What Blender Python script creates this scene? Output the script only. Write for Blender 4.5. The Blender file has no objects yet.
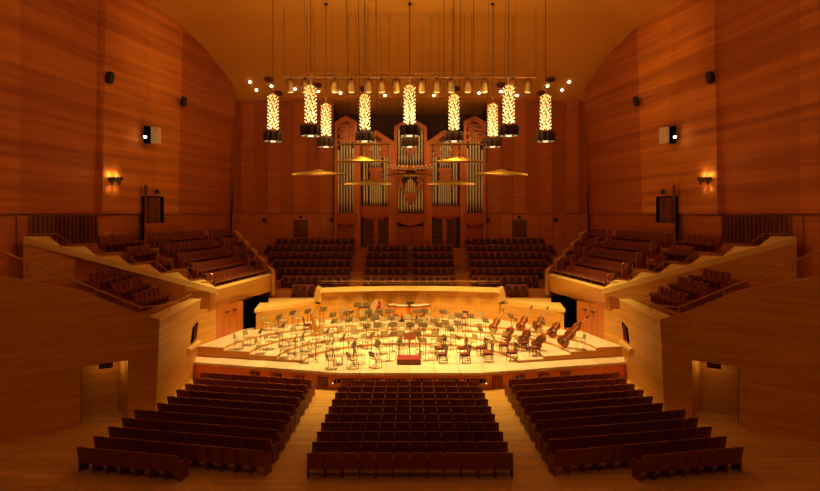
import bpy, bmesh, math, random
from mathutils import Vector, Matrix
random.seed(4)
scene = bpy.context.scene
COL = scene.collection
F = 580.0
PI = math.pi
ORD = ['first','second','third','fourth','fifth','sixth','seventh','eighth','ninth','tenth','eleventh','twelfth',
       'thirteenth','fourteenth','fifteenth','sixteenth','seventeenth','eighteenth','nineteenth','twentieth',
       'twenty-first','twenty-second','twenty-third','twenty-fourth','twenty-fifth','twenty-sixth','twenty-seventh','twenty-eighth']

def P(px, py, Y):
    """a point of the hall at depth Y, from its direction"""
    return Vector(((px-410)/F*Y, Y, (214-py)/F*Y))

# ---------------------------------------------------------------- materials
def new_mat(name):
    m = bpy.data.materials.new(name); m.use_nodes = True
    nt = m.node_tree; b = nt.nodes['Principled BSDF']
    return m, nt, b

def plain(name, col, rough=.5, metal=0., emit=None, es=0., noise=.12, scale=6.):
    m, nt, b = new_mat(name)
    b.inputs['Roughness'].default_value = rough; b.inputs['Metallic'].default_value = metal
    tc = nt.nodes.new('ShaderNodeTexCoord'); n = nt.nodes.new('ShaderNodeTexNoise'); n.inputs['Scale'].default_value = scale
    nt.links.new(tc.outputs['Object'], n.inputs['Vector'])
    r = nt.nodes.new('ShaderNodeValToRGB')
    r.color_ramp.elements[0].position = .3; r.color_ramp.elements[1].position = .7
    r.color_ramp.elements[0].color = tuple(c*(1-noise) for c in col)+(1,)
    r.color_ramp.elements[1].color = tuple(min(1, c*(1+noise)) for c in col)+(1,)
    nt.links.new(n.outputs['Fac'], r.inputs['Fac']); nt.links.new(r.outputs['Color'], b.inputs['Base Color'])
    if emit:
        b.inputs['Emission Color'].default_value = emit+(1,); b.inputs['Emission Strength'].default_value = es
    return m

def wood(name, c1, c2, stretch=(.25,.25,3.), rough=.45, bands=None, planks=None, grain=.3, joint=(.45,.4,.35)):
    """stretched noise grain, optional broad veneer bands along z, optional plank seams"""
    m, nt, b = new_mat(name); L = nt.links
    tc = nt.nodes.new('ShaderNodeTexCoord')
    mp = nt.nodes.new('ShaderNodeMapping'); mp.inputs['Scale'].default_value = stretch
    L.new(tc.outputs['Object'], mp.inputs['Vector'])
    n = nt.nodes.new('ShaderNodeTexNoise'); n.inputs['Scale'].default_value = 1.; n.inputs['Detail'].default_value = 5.
    L.new(mp.outputs['Vector'], n.inputs['Vector'])
    fac = n.outputs['Fac']
    if bands:
        mp2 = nt.nodes.new('ShaderNodeMapping'); mp2.inputs['Scale'].default_value = bands
        L.new(tc.outputs['Object'], mp2.inputs['Vector'])
        n2 = nt.nodes.new('ShaderNodeTexNoise'); n2.inputs['Scale'].default_value = 1.; n2.inputs['Detail'].default_value = 1.
        L.new(mp2.outputs['Vector'], n2.inputs['Vector'])
        mx = nt.nodes.new('ShaderNodeMix'); mx.data_type = 'FLOAT'; mx.inputs[0].default_value = 1-grain
        L.new(n.outputs['Fac'], mx.inputs[2]); L.new(n2.outputs['Fac'], mx.inputs[3]); fac = mx.outputs[0]
    r = nt.nodes.new('ShaderNodeValToRGB')
    r.color_ramp.elements[0].position = .36; r.color_ramp.elements[1].position = .64
    r.color_ramp.elements[0].color = c1+(1,); r.color_ramp.elements[1].color = c2+(1,)
    L.new(fac, r.inputs['Fac']); out = r.outputs['Color']
    if planks:
        mp3 = nt.nodes.new('ShaderNodeMapping'); mp3.inputs['Scale'].default_value = planks[0]; mp3.inputs['Rotation'].default_value = planks[1]
        L.new(tc.outputs['Object'], mp3.inputs['Vector'])
        br = nt.nodes.new('ShaderNodeTexBrick'); br.inputs['Scale'].default_value = 1.
        br.inputs['Mortar Size'].default_value = .008; br.inputs['Brick Width'].default_value = 3.; br.inputs['Row Height'].default_value = .3
        br.inputs['Color1'].default_value = (1,1,1,1); br.inputs['Color2'].default_value = (.8,.78,.74,1); br.inputs['Mortar'].default_value = joint+(1,)
        L.new(mp3.outputs['Vector'], br.inputs['Vector'])
        mm = nt.nodes.new('ShaderNodeMix'); mm.data_type = 'RGBA'; mm.blend_type = 'MULTIPLY'; mm.inputs[0].default_value = 1.
        L.new(out, mm.inputs[6]); L.new(br.outputs['Color'], mm.inputs[7]); out = mm.outputs[2]
    L.new(out, b.inputs['Base Color'])
    b.inputs['Roughness'].default_value = rough
    return m

M = {}
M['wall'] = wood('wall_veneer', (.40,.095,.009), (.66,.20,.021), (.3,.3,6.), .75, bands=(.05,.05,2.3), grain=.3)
M['wall_painted_lit'] = wood('wall_veneer_painted_lit', (.45,.12,.012), (.72,.225,.026), (.3,.3,6.), .75, bands=(.05,.05,2.3), grain=.3)  # same veneer, light falling on the fold painted in as a lighter tone
M['wall_shade'] = wood('wall_veneer_painted_shade', (.34,.072,.007), (.52,.135,.014), (.3,.3,6.), .75, bands=(.05,.05,2.3), grain=.3)  # same veneer, shade on the turned facets painted in as a darker tone
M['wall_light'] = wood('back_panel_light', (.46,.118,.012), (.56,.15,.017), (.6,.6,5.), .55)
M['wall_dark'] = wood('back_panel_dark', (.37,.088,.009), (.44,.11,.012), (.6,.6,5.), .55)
M['dado'] = wood('dado_veneer', (.46,.125,.014), (.6,.17,.019), (.4,.4,5.), .5)
M['parapet'] = wood('parapet_maple', (.60,.29,.045), (.74,.38,.065), (.3,.3,6.), .5)
M['rim'] = wood('parapet_rim', (.80,.56,.17), (.88,.63,.21), (.4,.4,5.), .45)
M['stage'] = wood('stage_boards', (.86,.72,.50), (.93,.79,.58), (3.,.4,3.), .38, planks=((.25,.5,1.),(0,0,PI/2)), joint=(.75,.68,.6))
M['riser_face'] = wood('riser_face', (.58,.24,.028), (.68,.30,.04), (.5,.5,5.), .45)
M['fascia'] = wood('stage_fascia', (.78,.21,.017), (.88,.27,.026), (.3,.3,4.), .45)
M['floor'] = wood('hall_floor_boards', (.62,.36,.085), (.74,.45,.11), (.5,3.,3.), .4, planks=((1.,1.6,1.),(0,0,0)))
M['step'] = wood('terrace_steps', (.40,.13,.016), (.5,.17,.022), (.5,3.,3.), .5)
M['ceil'] = wood('ceiling_plaster', (.72,.32,.042), (.76,.35,.05), (.1,.1,.1), .8)
M['door'] = wood('door_veneer', (.12,.03,.005), (.17,.045,.008), (3.,3.,.3), .45)
M['stagedoor'] = wood('stage_door_veneer', (.46,.125,.014), (.56,.165,.02), (2.,2.,.3), .4)
M['organ'] = wood('organ_case_cherry', (.44,.10,.010), (.56,.145,.016), (2.5,2.5,.4), .38)
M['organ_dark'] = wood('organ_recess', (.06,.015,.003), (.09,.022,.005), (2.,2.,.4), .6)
M['organ_panel'] = wood('organ_panel_wood', (.36,.065,.006), (.44,.085,.008), (2.5,2.5,.4), .4)
M['tin'] = plain('organ_pipe_tin', (.86,.76,.55), .32, .4, noise=.1)
M['brass'] = plain('trumpet_brass', (.85,.6,.25), .25, .9)
M['black'] = plain('black_void', (.002,.0015,.001), 1.); M['black'].node_tree.nodes['Principled BSDF'].inputs['Specular IOR Level'].default_value = 0.
M['dark'] = plain('dark_metal', (.06,.025,.008), .5, .2)
M['darkbox'] = plain('speaker_black', (.02,.01,.005), .6)
M['rail'] = plain('bronze_rail', (.5,.26,.09), .35, .6)
M['chrome'] = plain('chair_chrome', (.30,.22,.11), .35, .5)
M['paleseat'] = plain('chair_pale_shell', (.44,.34,.17), .5)
M['stand'] = plain('music_stand_grey', (.25,.19,.10), .5, .1)
M['paper_red'] = plain('conductor_desk_red', (.42,.12,.05), .5)
M['darkwood'] = wood('cello_chair_wood', (.085,.02,.008), (.13,.032,.012), (3.,3.,.5), .4)
M['redseat'] = plain('cello_chair_red', (.22,.03,.02), .6)
M['podred'] = plain('podium_carpet', (.28,.022,.022), .9)
M['podwood'] = wood('podium_wood', (.14,.03,.008), (.2,.045,.012), (2.,2.,.4), .5)
M['seatwood'] = wood('theatre_seat_wood', (.17,.034,.006), (.22,.046,.008), (2.,2.,.5), .42)
M['seatcloth'] = plain('theatre_seat_cloth', (.085,.013,.005), .85, noise=.2, scale=40.)
M['bass'] = wood('bass_varnish', (.27,.045,.006), (.40,.078,.010), (6.,6.,1.), .3)
M['bassneck'] = plain('bass_neck_maple', (.6,.45,.24), .3)
M['ebony'] = plain('ebony', (.03,.015,.008), .35)
M['gold'] = plain('harp_gold', (.62,.28,.03), .35, .4)
M['copper'] = plain('timpani_copper', (.85,.33,.07), .35, .45)
M['skin'] = plain('drum_skin', (.62,.5,.3), .6)
M['redshell'] = plain('bass_drum_shell', (.36,.04,.015), .25)
M['lampglow'] = plain('lamp_glow', (1.,.8,.5), .4, emit=(1.,.72,.32), es=1.6)
M['dotglow'] = plain('downlight_glow', (1.,.85,.6), .4, emit=(1.,.8,.45), es=12.)
M['lens'] = plain('spot_lens', (.9,.75,.4), .2, emit=(1.,.66,.2), es=1.2)
M['lantern'] = plain('lantern_shell', (.5,.3,.1), .4, .3)
M['reveal_glow'] = plain('window_reveal_added_glow', (.75,.5,.22), .5, emit=(1.,.42,.09), es=.05)  # the reveal is no lamp; its lit look is an added faint glow
M['reflector'] = None

def mat_crystal():
    m, nt, b = new_mat('crystal_lit'); L = nt.links
    b.inputs['Base Color'].default_value = (.9,.7,.35,1); b.inputs['Roughness'].default_value = .15
    tc = nt.nodes.new('ShaderNodeTexCoord'); sp = nt.nodes.new('ShaderNodeSeparateXYZ'); L.new(tc.outputs['Object'], sp.inputs[0])
    mr = nt.nodes.new('ShaderNodeMapRange'); mr.inputs[1].default_value = .6; mr.inputs[2].default_value = 2.7; mr.inputs[3].default_value = 4.0; mr.inputs[4].default_value = .75
    L.new(sp.outputs['Z'], mr.inputs[0])
    b.inputs['Emission Color'].default_value = (1.,.64,.22,1); L.new(mr.outputs[0], b.inputs['Emission Strength'])
    return m
M['crystal'] = mat_crystal()
M['crystalcore'] = plain('crystal_core', (.4,.2,.05), .5, emit=(1.,.36,.04), es=.10)

def mat_reflector():
    m, nt, b = new_mat('acoustic_reflector_acrylic'); L = nt.links
    b.inputs['Base Color'].default_value = (.42,.27,.065,1); b.inputs['Roughness'].default_value = .3
    tr = nt.nodes.new('ShaderNodeBsdfTranslucent'); tr.inputs['Color'].default_value = (.42,.28,.07,1)
    tp = nt.nodes.new('ShaderNodeBsdfTransparent'); tp.inputs['Color'].default_value = (1.,.86,.55,1)
    m1 = nt.nodes.new('ShaderNodeMixShader'); m1.inputs[0].default_value = .5
    m2 = nt.nodes.new('ShaderNodeMixShader'); m2.inputs[0].default_value = .42
    L.new(b.outputs[0], m1.inputs[1]); L.new(tr.outputs[0], m1.inputs[2]); L.new(m1.outputs[0], m2.inputs[1]); L.new(tp.outputs[0], m2.inputs[2])
    L.new(m2.outputs[0], nt.nodes['Material Output'].inputs['Surface'])
    return m
M['reflector'] = mat_reflector()

# ---------------------------------------------------------------- mesh builder
class MB:
    def __init__(self): self.v = []; self.f = []
    def add(self, vs, fs):
        o = len(self.v); self.v += [tuple(x) for x in vs]; self.f += [tuple(i+o for i in f) for f in fs]; return self
    def hexa(self, b4, t4):
        return self.add(list(b4)+list(t4), [(3,2,1,0),(4,5,6,7),(0,1,5,4),(1,2,6,5),(2,3,7,6),(3,0,4,7)])
    def box(self, c, s, rz=0., mat=None):
        x, y, z = s[0]/2, s[1]/2, s[2]/2
        pts = [Vector((sx*x, sy*y, sz*z)) for sz in (-1,1) for sx, sy in ((-1,-1),(1,-1),(1,1),(-1,1))]
        R = mat if mat is not None else Matrix.Rotation(rz, 3, 'Z')
        pts = [R @ p + Vector(c) for p in pts]
        return self.hexa(pts[:4], pts[4:])
    def bevbox(self, c, s, bv=.02, rz=0., mat=None):
        """box with chamfered vertical outline in the xz plane"""
        x, z = s[0]/2, s[2]/2
        o = [(-x+bv,-z),(x-bv,-z),(x,-z+bv),(x,z-bv*1.6),(x-bv*1.6,z),(-x+bv*1.6,z),(-x,z-bv*1.6),(-x,-z+bv)]
        R = mat if mat is not None else Matrix.Rotation(rz, 3, 'Z')
        n = len(o); vs = [R @ Vector((a, yy, b_)) + Vector(c) for yy in (-s[1]/2, s[1]/2) for a, b_ in o]
        fs = [tuple(range(n)), tuple(range(2*n-1, n-1, -1))]+[(i, (i+1)%n, n+(i+1)%n, n+i) for i in range(n)]
        return self.add(vs, fs)
    def prism(self, poly, z0, z1):
        n = len(poly); g = (lambda z, p: z(p[0], p[1]) if callable(z) else z)
        vs = [(p[0], p[1], g(z0, p)) for p in poly]+[(p[0], p[1], g(z1, p)) for p in poly]
        return self.add(vs, [tuple(range(n-1,-1,-1)), tuple(range(n, 2*n))]+[(i, (i+1)%n, n+(i+1)%n, n+i) for i in range(n)])
    def slab(self, poly3, off):
        """planar polygon thickened by an offset vector"""
        n = len(poly3); off = Vector(off); a = [Vector(p) for p in poly3]
        return self.add(a+[p+off for p in a], [tuple(range(n-1,-1,-1)), tuple(range(n, 2*n))]+[(i, (i+1)%n, n+(i+1)%n, n+i) for i in range(n)])
    def tube(self, pts, r, n=8, r1=None, cap=True):
        pts = [Vector(p) for p in pts]; N = len(pts); rings = []
        for i, p in enumerate(pts):
            d = (pts[min(i+1, N-1)]-pts[max(i-1, 0)]).normalized()
            a = d.orthogonal().normalized() if i == 0 else (rings[-1][1]-d*rings[-1][1].dot(d)).normalized()
            rr = r if r1 is None else r+(r1-r)*i/(N-1)
            b = d.cross(a)
            rings.append(([p+(a*math.cos(2*PI*k/n)+b*math.sin(2*PI*k/n))*rr for k in range(n)], a))
        vs = [q for ring, _ in rings for q in ring]; fs = []
        for i in range(N-1):
            for k in range(n): fs.append((i*n+k, i*n+(k+1)%n, (i+1)*n+(k+1)%n, (i+1)*n+k))
        if cap: fs += [tuple(range(n-1,-1,-1)), tuple(range((N-1)*n, N*n))]
        return self.add(vs, fs)
    def lathe(self, prof, n=16, c=(0,0,0), mat=None):
        R = mat if mat is not None else Matrix.Identity(3); c = Vector(c)
        vs = [R @ Vector((r*math.cos(2*PI*k/n), r*math.sin(2*PI*k/n), z))+c for r, z in prof for k in range(n)]
        m = len(prof); fs = []
        for i in range(m-1):
            for k in range(n): fs.append((i*n+k, i*n+(k+1)%n, (i+1)*n+(k+1)%n, (i+1)*n+k))
        fs += [tuple(range(n-1,-1,-1)), tuple(range((m-1)*n, m*n))]
        return self.add(vs, fs)
    def mirror(self):
        self.v = [(-x, y, z) for x, y, z in self.v]; self.f = [tuple(reversed(f)) for f in self.f]; return self
    def build(self, name, mat, parent=None, loc=None, smooth=False):
        me = bpy.data.meshes.new(name); me.from_pydata(self.v, [], self.f); me.update()
        bm = bmesh.new(); bm.from_mesh(me); bmesh.ops.recalc_face_normals(bm, faces=bm.faces); bm.to_mesh(me); bm.free()
        me.materials.append(mat if not isinstance(mat, str) else M[mat])
        if smooth:
            for p in me.polygons: p.use_smooth = True
            try: me.set_sharp_from_angle(angle=math.radians(40))
            except Exception: pass
        o = bpy.data.objects.new(name, me); COL.objects.link(o)
        if parent is not None: o.parent = parent
        if loc is not None: o.location = loc
        return o

def tag(o, label=None, cat=None, group=None, kind=None):
    if label: o['label'] = label
    if cat: o['category'] = cat
    if group: o['group'] = group
    if kind: o['kind'] = kind
    return o
def thing(name, label, cat, loc=(0,0,0), rz=0., group=None):
    o = bpy.data.objects.new(name, None); o.empty_display_size = .2; COL.objects.link(o)
    o.location = loc; o.rotation_euler = (0,0,rz); return tag(o, label, cat, group)
def struct(name, mb, mat, label=None):
    o = mb.build(name, mat); o['kind'] = 'structure'
    return o
def dup(root, loc, rz, label, group=None):
    r = root.copy(); COL.objects.link(r); r.location = loc; r.rotation_euler = (0,0,rz); r['label'] = label
    if group: r['group'] = group
    for ch in KIDS[root.name]:
        c = ch.copy(); COL.objects.link(c); c.parent = r
        for g in KIDS.get(ch.name, []):
            d = g.copy(); COL.objects.link(d); d.parent = c
    return r
KIDS = {}
def reg(root):
    KIDS[root.name] = [o for o in COL.objects if o.parent == root]
    for k in KIDS[root.name]: KIDS[k.name] = [o for o in COL.objects if o.parent == k]
    return root
def spawn(store, key, maker, loc, rz, label, group):
    """first call builds, later calls copy"""
    if key not in store:
        r = maker(label); r.location = loc; r.rotation_euler = (0,0,rz); r['group'] = group; store[key] = reg(r); return r
    return dup(store[key], loc, rz, label, group)
STORE = {}
SIDES = ((1,'left'),(-1,'right'))

# ---------------------------------------------------------------- room shell
CEIL = [(50.5,8.5),(47.5,9.3),(46,10.05),(44,11.0),(42,11.8),(39,12.6),(35,13.0),(-6,13.0)]
def zc(Y):
    for (y1,z1),(y0,z0) in zip(CEIL, CEIL[1:]):
        if y0 <= Y <= y1: return z0+(z1-z0)*(Y-y0)/(y1-y0)
    return 13.
mb = MB()
for (y1,z1),(y0,z0) in zip(CEIL, CEIL[1:]):
    mb.hexa([(-19.8,y0,z0),(19.8,y0,z0),(19.8,y1,z1),(-19.8,y1,z1)], [(-19.8,y0,z0+.3),(19.8,y0,z0+.3),(19.8,y1,z1+.3),(-19.8,y1,z1+.3)])
struct('ceiling', mb, 'ceil')
# thin trim line where the ceiling meets the stage canopy
mb = MB().box((0,47.3,9.42), (21.0,.2,.12)); struct('trim_1', mb, 'dado')

def fz(Y): return -8.42+.03*(26.4-Y) if Y < 26.4 else -8.42
mb = MB()
for y0, y1 in ((-6,10),(10,18),(18,26.4),(26.4,30.5)):
    z0, z1 = fz(y0), fz(y1)
    mb.hexa([(-19.6,y0,-9.4),(19.6,y0,-9.4),(19.6,y1,-9.4),(-19.6,y1,-9.4)], [(-19.6,y0,z0),(19.6,y0,z0),(19.6,y1,z1),(-19.6,y1,z1)])
struct('floor', mb, 'floor')

W = dict(e=(-14.2,46.2), s3=(-15.4,39.0), s2b=(-15.95,34.8), s2=(-16.1,35.9), s1=(-16.75,31.7))
for s, side in SIDES:
    ZT = 13.3; ZA = 8.7; mA, mS, mC = MB(), MB(), MB()
    def quad(m_, p, q, z0=0., z1=ZT, lean=(0,0)):
        m_.add([(p[0],p[1],z0),(q[0],q[1],z0),(q[0]+lean[0],q[1]+lean[1],z1),(p[0],p[1],z1)], [(0,1,2,3)])
    # wide folded facets: their lit and shaded look is put into the veneer tones
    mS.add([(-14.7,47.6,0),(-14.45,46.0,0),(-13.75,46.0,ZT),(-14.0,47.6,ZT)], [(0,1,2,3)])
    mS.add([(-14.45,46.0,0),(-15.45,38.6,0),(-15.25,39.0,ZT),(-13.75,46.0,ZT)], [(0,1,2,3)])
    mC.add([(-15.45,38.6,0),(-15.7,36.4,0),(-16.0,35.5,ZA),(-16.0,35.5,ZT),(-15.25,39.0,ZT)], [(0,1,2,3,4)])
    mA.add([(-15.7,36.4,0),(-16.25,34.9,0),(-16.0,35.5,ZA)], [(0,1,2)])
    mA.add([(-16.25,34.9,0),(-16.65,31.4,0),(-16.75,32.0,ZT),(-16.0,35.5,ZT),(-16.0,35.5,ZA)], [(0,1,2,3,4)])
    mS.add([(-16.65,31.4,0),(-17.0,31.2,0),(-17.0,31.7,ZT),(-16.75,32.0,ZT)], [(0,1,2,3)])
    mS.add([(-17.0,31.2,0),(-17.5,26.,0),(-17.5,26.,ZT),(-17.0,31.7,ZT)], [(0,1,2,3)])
    quad(mA, (-17.5,26.), (-18.4,20.)); quad(mA, (-18.4,20.), (-19.5,6.)); quad(mA, (-19.5,6.), (-19.5,-6.))
    for m_, nm, mt in ((mA,'wall_'+side,'wall'),(mS,'wall_painted_shaded_'+side,'wall_shade'),(mC,'wall_painted_lit_'+side,'wall_painted_lit')):
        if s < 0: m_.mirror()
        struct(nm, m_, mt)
    # dado below the reveal, vertical panel joints
    mb = MB()
    pts = [(-14.75,47.6),(-14.55,46.0),(-15.55,38.6),(-16.35,34.9),(-16.9,31.4),(-17.65,26.),(-18.55,20.),(-19.6,6.),(-19.6,-6.)]
    for (ax,ay),(bx,by) in zip(pts, pts[1:]):
        n = max(1, int(math.hypot(bx-ax, by-ay)/1.1)); 
        for i in range(n):
            t0, t1 = i/n+.006/1, (i+1)/n-.006
            p = (ax+(bx-ax)*t0, ay+(by-ay)*t0); q = (ax+(bx-ax)*t1, ay+(by-ay)*t1)
            mb.add([(p[0],p[1],-9.2),(q[0],q[1],-9.2),(q[0],q[1],-.05),(p[0],p[1],-.05)], [(0,1,2,3)])
    for (ax,ay),(bx,by) in zip(pts, pts[1:]):
        mb.add([(ax-.08,ay,-9.2),(bx-.08,by,-9.2),(bx-.08,by,0.02),(ax-.08,ay,0.02)], [(0,1,2,3)])
        mb.add([(ax-.1,ay,0.),(bx-.1,by,0.),(bx+.12,by,0.),(ax+.12,ay,0.)], [(0,1,2,3)])
    if s < 0: mb.mirror()
    struct('trim_2' if s > 0 else 'trim_3', mb, 'dado')
    # dark slatted lining beside the exit on the upper terrace
    mb = MB()
    for i in range(16):
        t = i/15; x, y = -16.95-.5*t, 31.2-4.4*t
        mb.box((x+.07, y, -.8), (.05,.16,1.45))
    if s < 0: mb.mirror()
    struct('trim_4' if s > 0 else 'trim_5', mb, 'door')
    # back wall: broad alternating upright veneer panels with a shallow step, plain dado below
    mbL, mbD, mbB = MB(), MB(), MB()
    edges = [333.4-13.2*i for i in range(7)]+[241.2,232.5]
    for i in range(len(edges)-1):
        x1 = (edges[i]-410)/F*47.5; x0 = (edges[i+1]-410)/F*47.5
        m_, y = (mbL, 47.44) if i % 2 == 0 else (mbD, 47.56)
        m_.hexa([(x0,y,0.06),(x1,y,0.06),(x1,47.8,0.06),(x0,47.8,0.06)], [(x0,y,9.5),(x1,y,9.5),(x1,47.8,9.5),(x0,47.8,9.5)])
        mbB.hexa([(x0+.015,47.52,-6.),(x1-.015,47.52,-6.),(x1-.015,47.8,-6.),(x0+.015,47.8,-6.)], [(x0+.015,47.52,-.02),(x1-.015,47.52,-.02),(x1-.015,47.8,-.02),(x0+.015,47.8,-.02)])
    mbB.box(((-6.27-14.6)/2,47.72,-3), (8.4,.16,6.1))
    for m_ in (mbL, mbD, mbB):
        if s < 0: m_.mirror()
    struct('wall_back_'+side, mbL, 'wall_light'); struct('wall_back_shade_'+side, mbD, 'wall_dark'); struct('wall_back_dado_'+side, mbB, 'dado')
# organ niche
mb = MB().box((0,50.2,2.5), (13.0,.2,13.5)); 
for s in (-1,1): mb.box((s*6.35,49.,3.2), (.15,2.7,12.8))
struct('wall_niche', mb, 'organ_dark')  # shadow of the niche is put into this dark wood tone
mb = MB().box((0,-6.1,2.), (39.4,.2,23.)); struct('wall_rear', mb, 'wall')

# ---------------------------------------------------------------- stage
ZS = -7.6
FAS = [(-11.35,29.85),(-3.35,27.75),(3.35,27.75),(11.35,29.85)]
def fascia_at(px):
    t = (px-410)/F
    for (ax,ay),(bx,by) in zip(FAS, FAS[1:]):
        den = (bx-ax)-t*(by-ay)
        u = (t*ay-ax)/den
        if -.01 <= u <= 1.01: return Vector((ax+(bx-ax)*u, ay+(by-ay)*u, 0)), math.atan2(by-ay, bx-ax)
mb = MB().prism(FAS+[(11.75,31),(10.6,40.2),(-10.6,40.2),(-11.75,31)], ZS-.12, ZS); struct('stage_floor', mb, 'stage')
mb = MB().prism([(x*.995,y+.06) for x, y in FAS]+[(11.6,31),(-11.6,31)], -9.2, ZS-.12); struct('stage_front', mb, 'fascia')

TA = [5.5,6.9,8.4,9.85]; TB = [3.9,5.5,6.75,7.75]; TH = [.135,.27,.405,.54]
def y0f(a): return 29.6+.24*max(0, a-5.5)
def ell(i, n=40):
    out = []
    for k in range(n+1):
        t = PI*k/n; a, b = TA[i], TB[i]
        out.append((-a*math.cos(t), 29.8+b*math.sin(t)+(y0f(a)-29.8)*(1-math.sin(t))))
    return out
OUT4 = [(-11.35,31.0),(-10.87,32.8),(-10.2,35.6),(-9.3,36.5),(-6.4,39.3),(0,39.9),(6.4,39.3),(9.3,36.5),(10.2,35.6),(10.87,32.8),(11.35,31.0)]
def inside(pt, poly):
    x, y = pt; c = False; n = len(poly)
    for i in range(n):
        (x1,y1),(x2,y2) = poly[i], poly[(i+1)%n]
        if (y1 > y) != (y2 > y) and x < (x2-x1)*(y-y1)/(y2-y1)+x1: c = not c
    return c
TPOLY = []
for i in range(4):
    outer = ell(i+1) if i < 3 else OUT4
    TPOLY.append(ell(i)+list(reversed(outer)))
def tier(x, y):
    for i in range(4):
        if inside((x,y), TPOLY[i]): return i
    return -1
def sz(x, y):
    i = tier(x, y); return ZS if i < 0 else ZS+TH[i]
TNAME = ['lowest','second','third','highest']
for i in range(4):
    r = thing('stage_riser', f'{TNAME[i]} curved timber riser stepping up around the orchestra', 'riser', (0,34,ZS))
    r['group'] = 'curved orchestra risers'
    inn = ell(i); outer = ell(i+1) if i < 3 else OUT4
    m1, m2 = MB(), MB(); z1 = ZS+TH[i]; n = 40
    oo = []
    if i < 3: oo = outer
    else:
        # resample the outer outline to the same count
        segs = [math.dist(a, b) for a, b in zip(OUT4, OUT4[1:])]; tot = sum(segs)
        for k in range(n+1):
            d = tot*k/n; j = 0
            while j < len(segs)-1 and d > segs[j]: d -= segs[j]; j += 1
            u = min(1, d/segs[j]); a, b = OUT4[j], OUT4[j+1]; oo.append((a[0]+(b[0]-a[0])*u, a[1]+(b[1]-a[1])*u))
    for m_, za, zb in ((m1, z1-.03, z1), (m2, ZS+.002, z1-.03)):
        for k in range(n):
            p, q, a, b = inn[k], inn[k+1], oo[k+1], oo[k]
            m_.hexa([(p[0],p[1]-34,za-ZS),(q[0],q[1]-34,za-ZS),(a[0],a[1]-34,za-ZS),(b[0],b[1]-34,za-ZS)],
                    [(p[0],p[1]-34,zb-ZS),(q[0],q[1]-34,zb-ZS),(a[0],a[1]-34,zb-ZS),(b[0],b[1]-34,zb-ZS)])
    m1.build('deck', 'stage', r); m2.build('riser_front', 'riser_face', r)

# vents and step lights in the stage front
gx = [254,276,299,322,345.6,371,396,424,449,474.4,498,521,544,566]
for k, px in enumerate(gx):
    p, a = fascia_at(px); wide = 1.05 if 330 < px < 490 else .5
    dz = -8.0 if 330 < px < 490 else -8.1
    nrm = Vector((math.sin(a), -math.cos(a), 0))
    r = thing('ventilation_grille', f'dark slotted grille in the stage front, {ORD[k]} from the left', 'grille', (p.x+nrm.x*-.03, p.y+nrm.y*-.03, dz), a, 'grilles along the stage front')
    MB().box((0,0,0), (wide,.06,.16 if wide > 1 else .42)).build('backing', 'black', r)
    for i in range(5): MB().box((-wide/2+wide*(i+.5)/5,-.035,0), (.03,.03,.16 if wide > 1 else .42)).build('slat', 'fascia', r)
for px, side in ((333,'left'),(486,'right')):
    p, a = fascia_at(px)
    r = thing('step_light', f'small glowing step light in the stage front at the {side} aisle', 'light', (p.x, p.y+.02, -8.12), a, 'step lights at the aisle ends')
    MB().lathe([(.07,-.03),(.07,.03)], 12, (0,0,0), Matrix.Rotation(PI/2,3,'X')).build('bezel', 'dark', r)
    MB().lathe([(.04,-.03),(.04,.04)], 12, (0,-.02,0), Matrix.Rotation(PI/2,3,'X')).build('lens', 'lens', r)

# stage rear wall: pleated veneer under a pale parapet rim
arcn = 44; WR = []
for k in range(arcn+1):
    x = -5.95+11.9*k/arcn; WR.append((x, 39.45-.9*(x/5.95)**2*1.0))
mb = MB()
for k in range(arcn):
    off = lambda j: .30*(1-abs(((j/arcn*9) % 1)-.5)*2)
    p, q = WR[k], WR[k+1]
    mb.hexa([(p[0],p[1]+.06,-7.55),(q[0],q[1]+.06,-7.55),(q[0],q[1]+.5,-7.55),(p[0],p[1]+.5,-7.55)],
            [(p[0],p[1]+off(k),-5.2),(q[0],q[1]+off(k+1),-5.2),(q[0],q[1]+.5,-5.2),(p[0],p[1]+.5,-5.2)])
struct('wall_stage', mb, 'parapet')
mb = MB()
for k in range(arcn):
    p, q = WR[k], WR[k+1]
    mb.hexa([(p[0],p[1]-.16,-5.2),(q[0],q[1]-.16,-5.2),(q[0],q[1]+.5,-5.2),(p[0],p[1]+.5,-5.2)], [(p[0],p[1]-.1,-4.95),(q[0],q[1]-.1,-4.95),(q[0],q[1]+.5,-4.95),(p[0],p[1]+.5,-4.95)])
for s in (1,-1):   # sloping ends of the rim
    mb.hexa([(s*-5.95,38.35,-5.85),(s*-6.5,39.0,-5.85),(s*-6.5,40.2,-5.85),(s*-5.8,39.0,-5.85)],
            [(s*-5.95,38.35,-4.95),(s*-6.25,38.7,-4.95),(s*-6.4,40.2,-4.95),(s*-5.8,39.0,-4.95)])
struct('parapet_rim', mb, 'rim')
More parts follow.
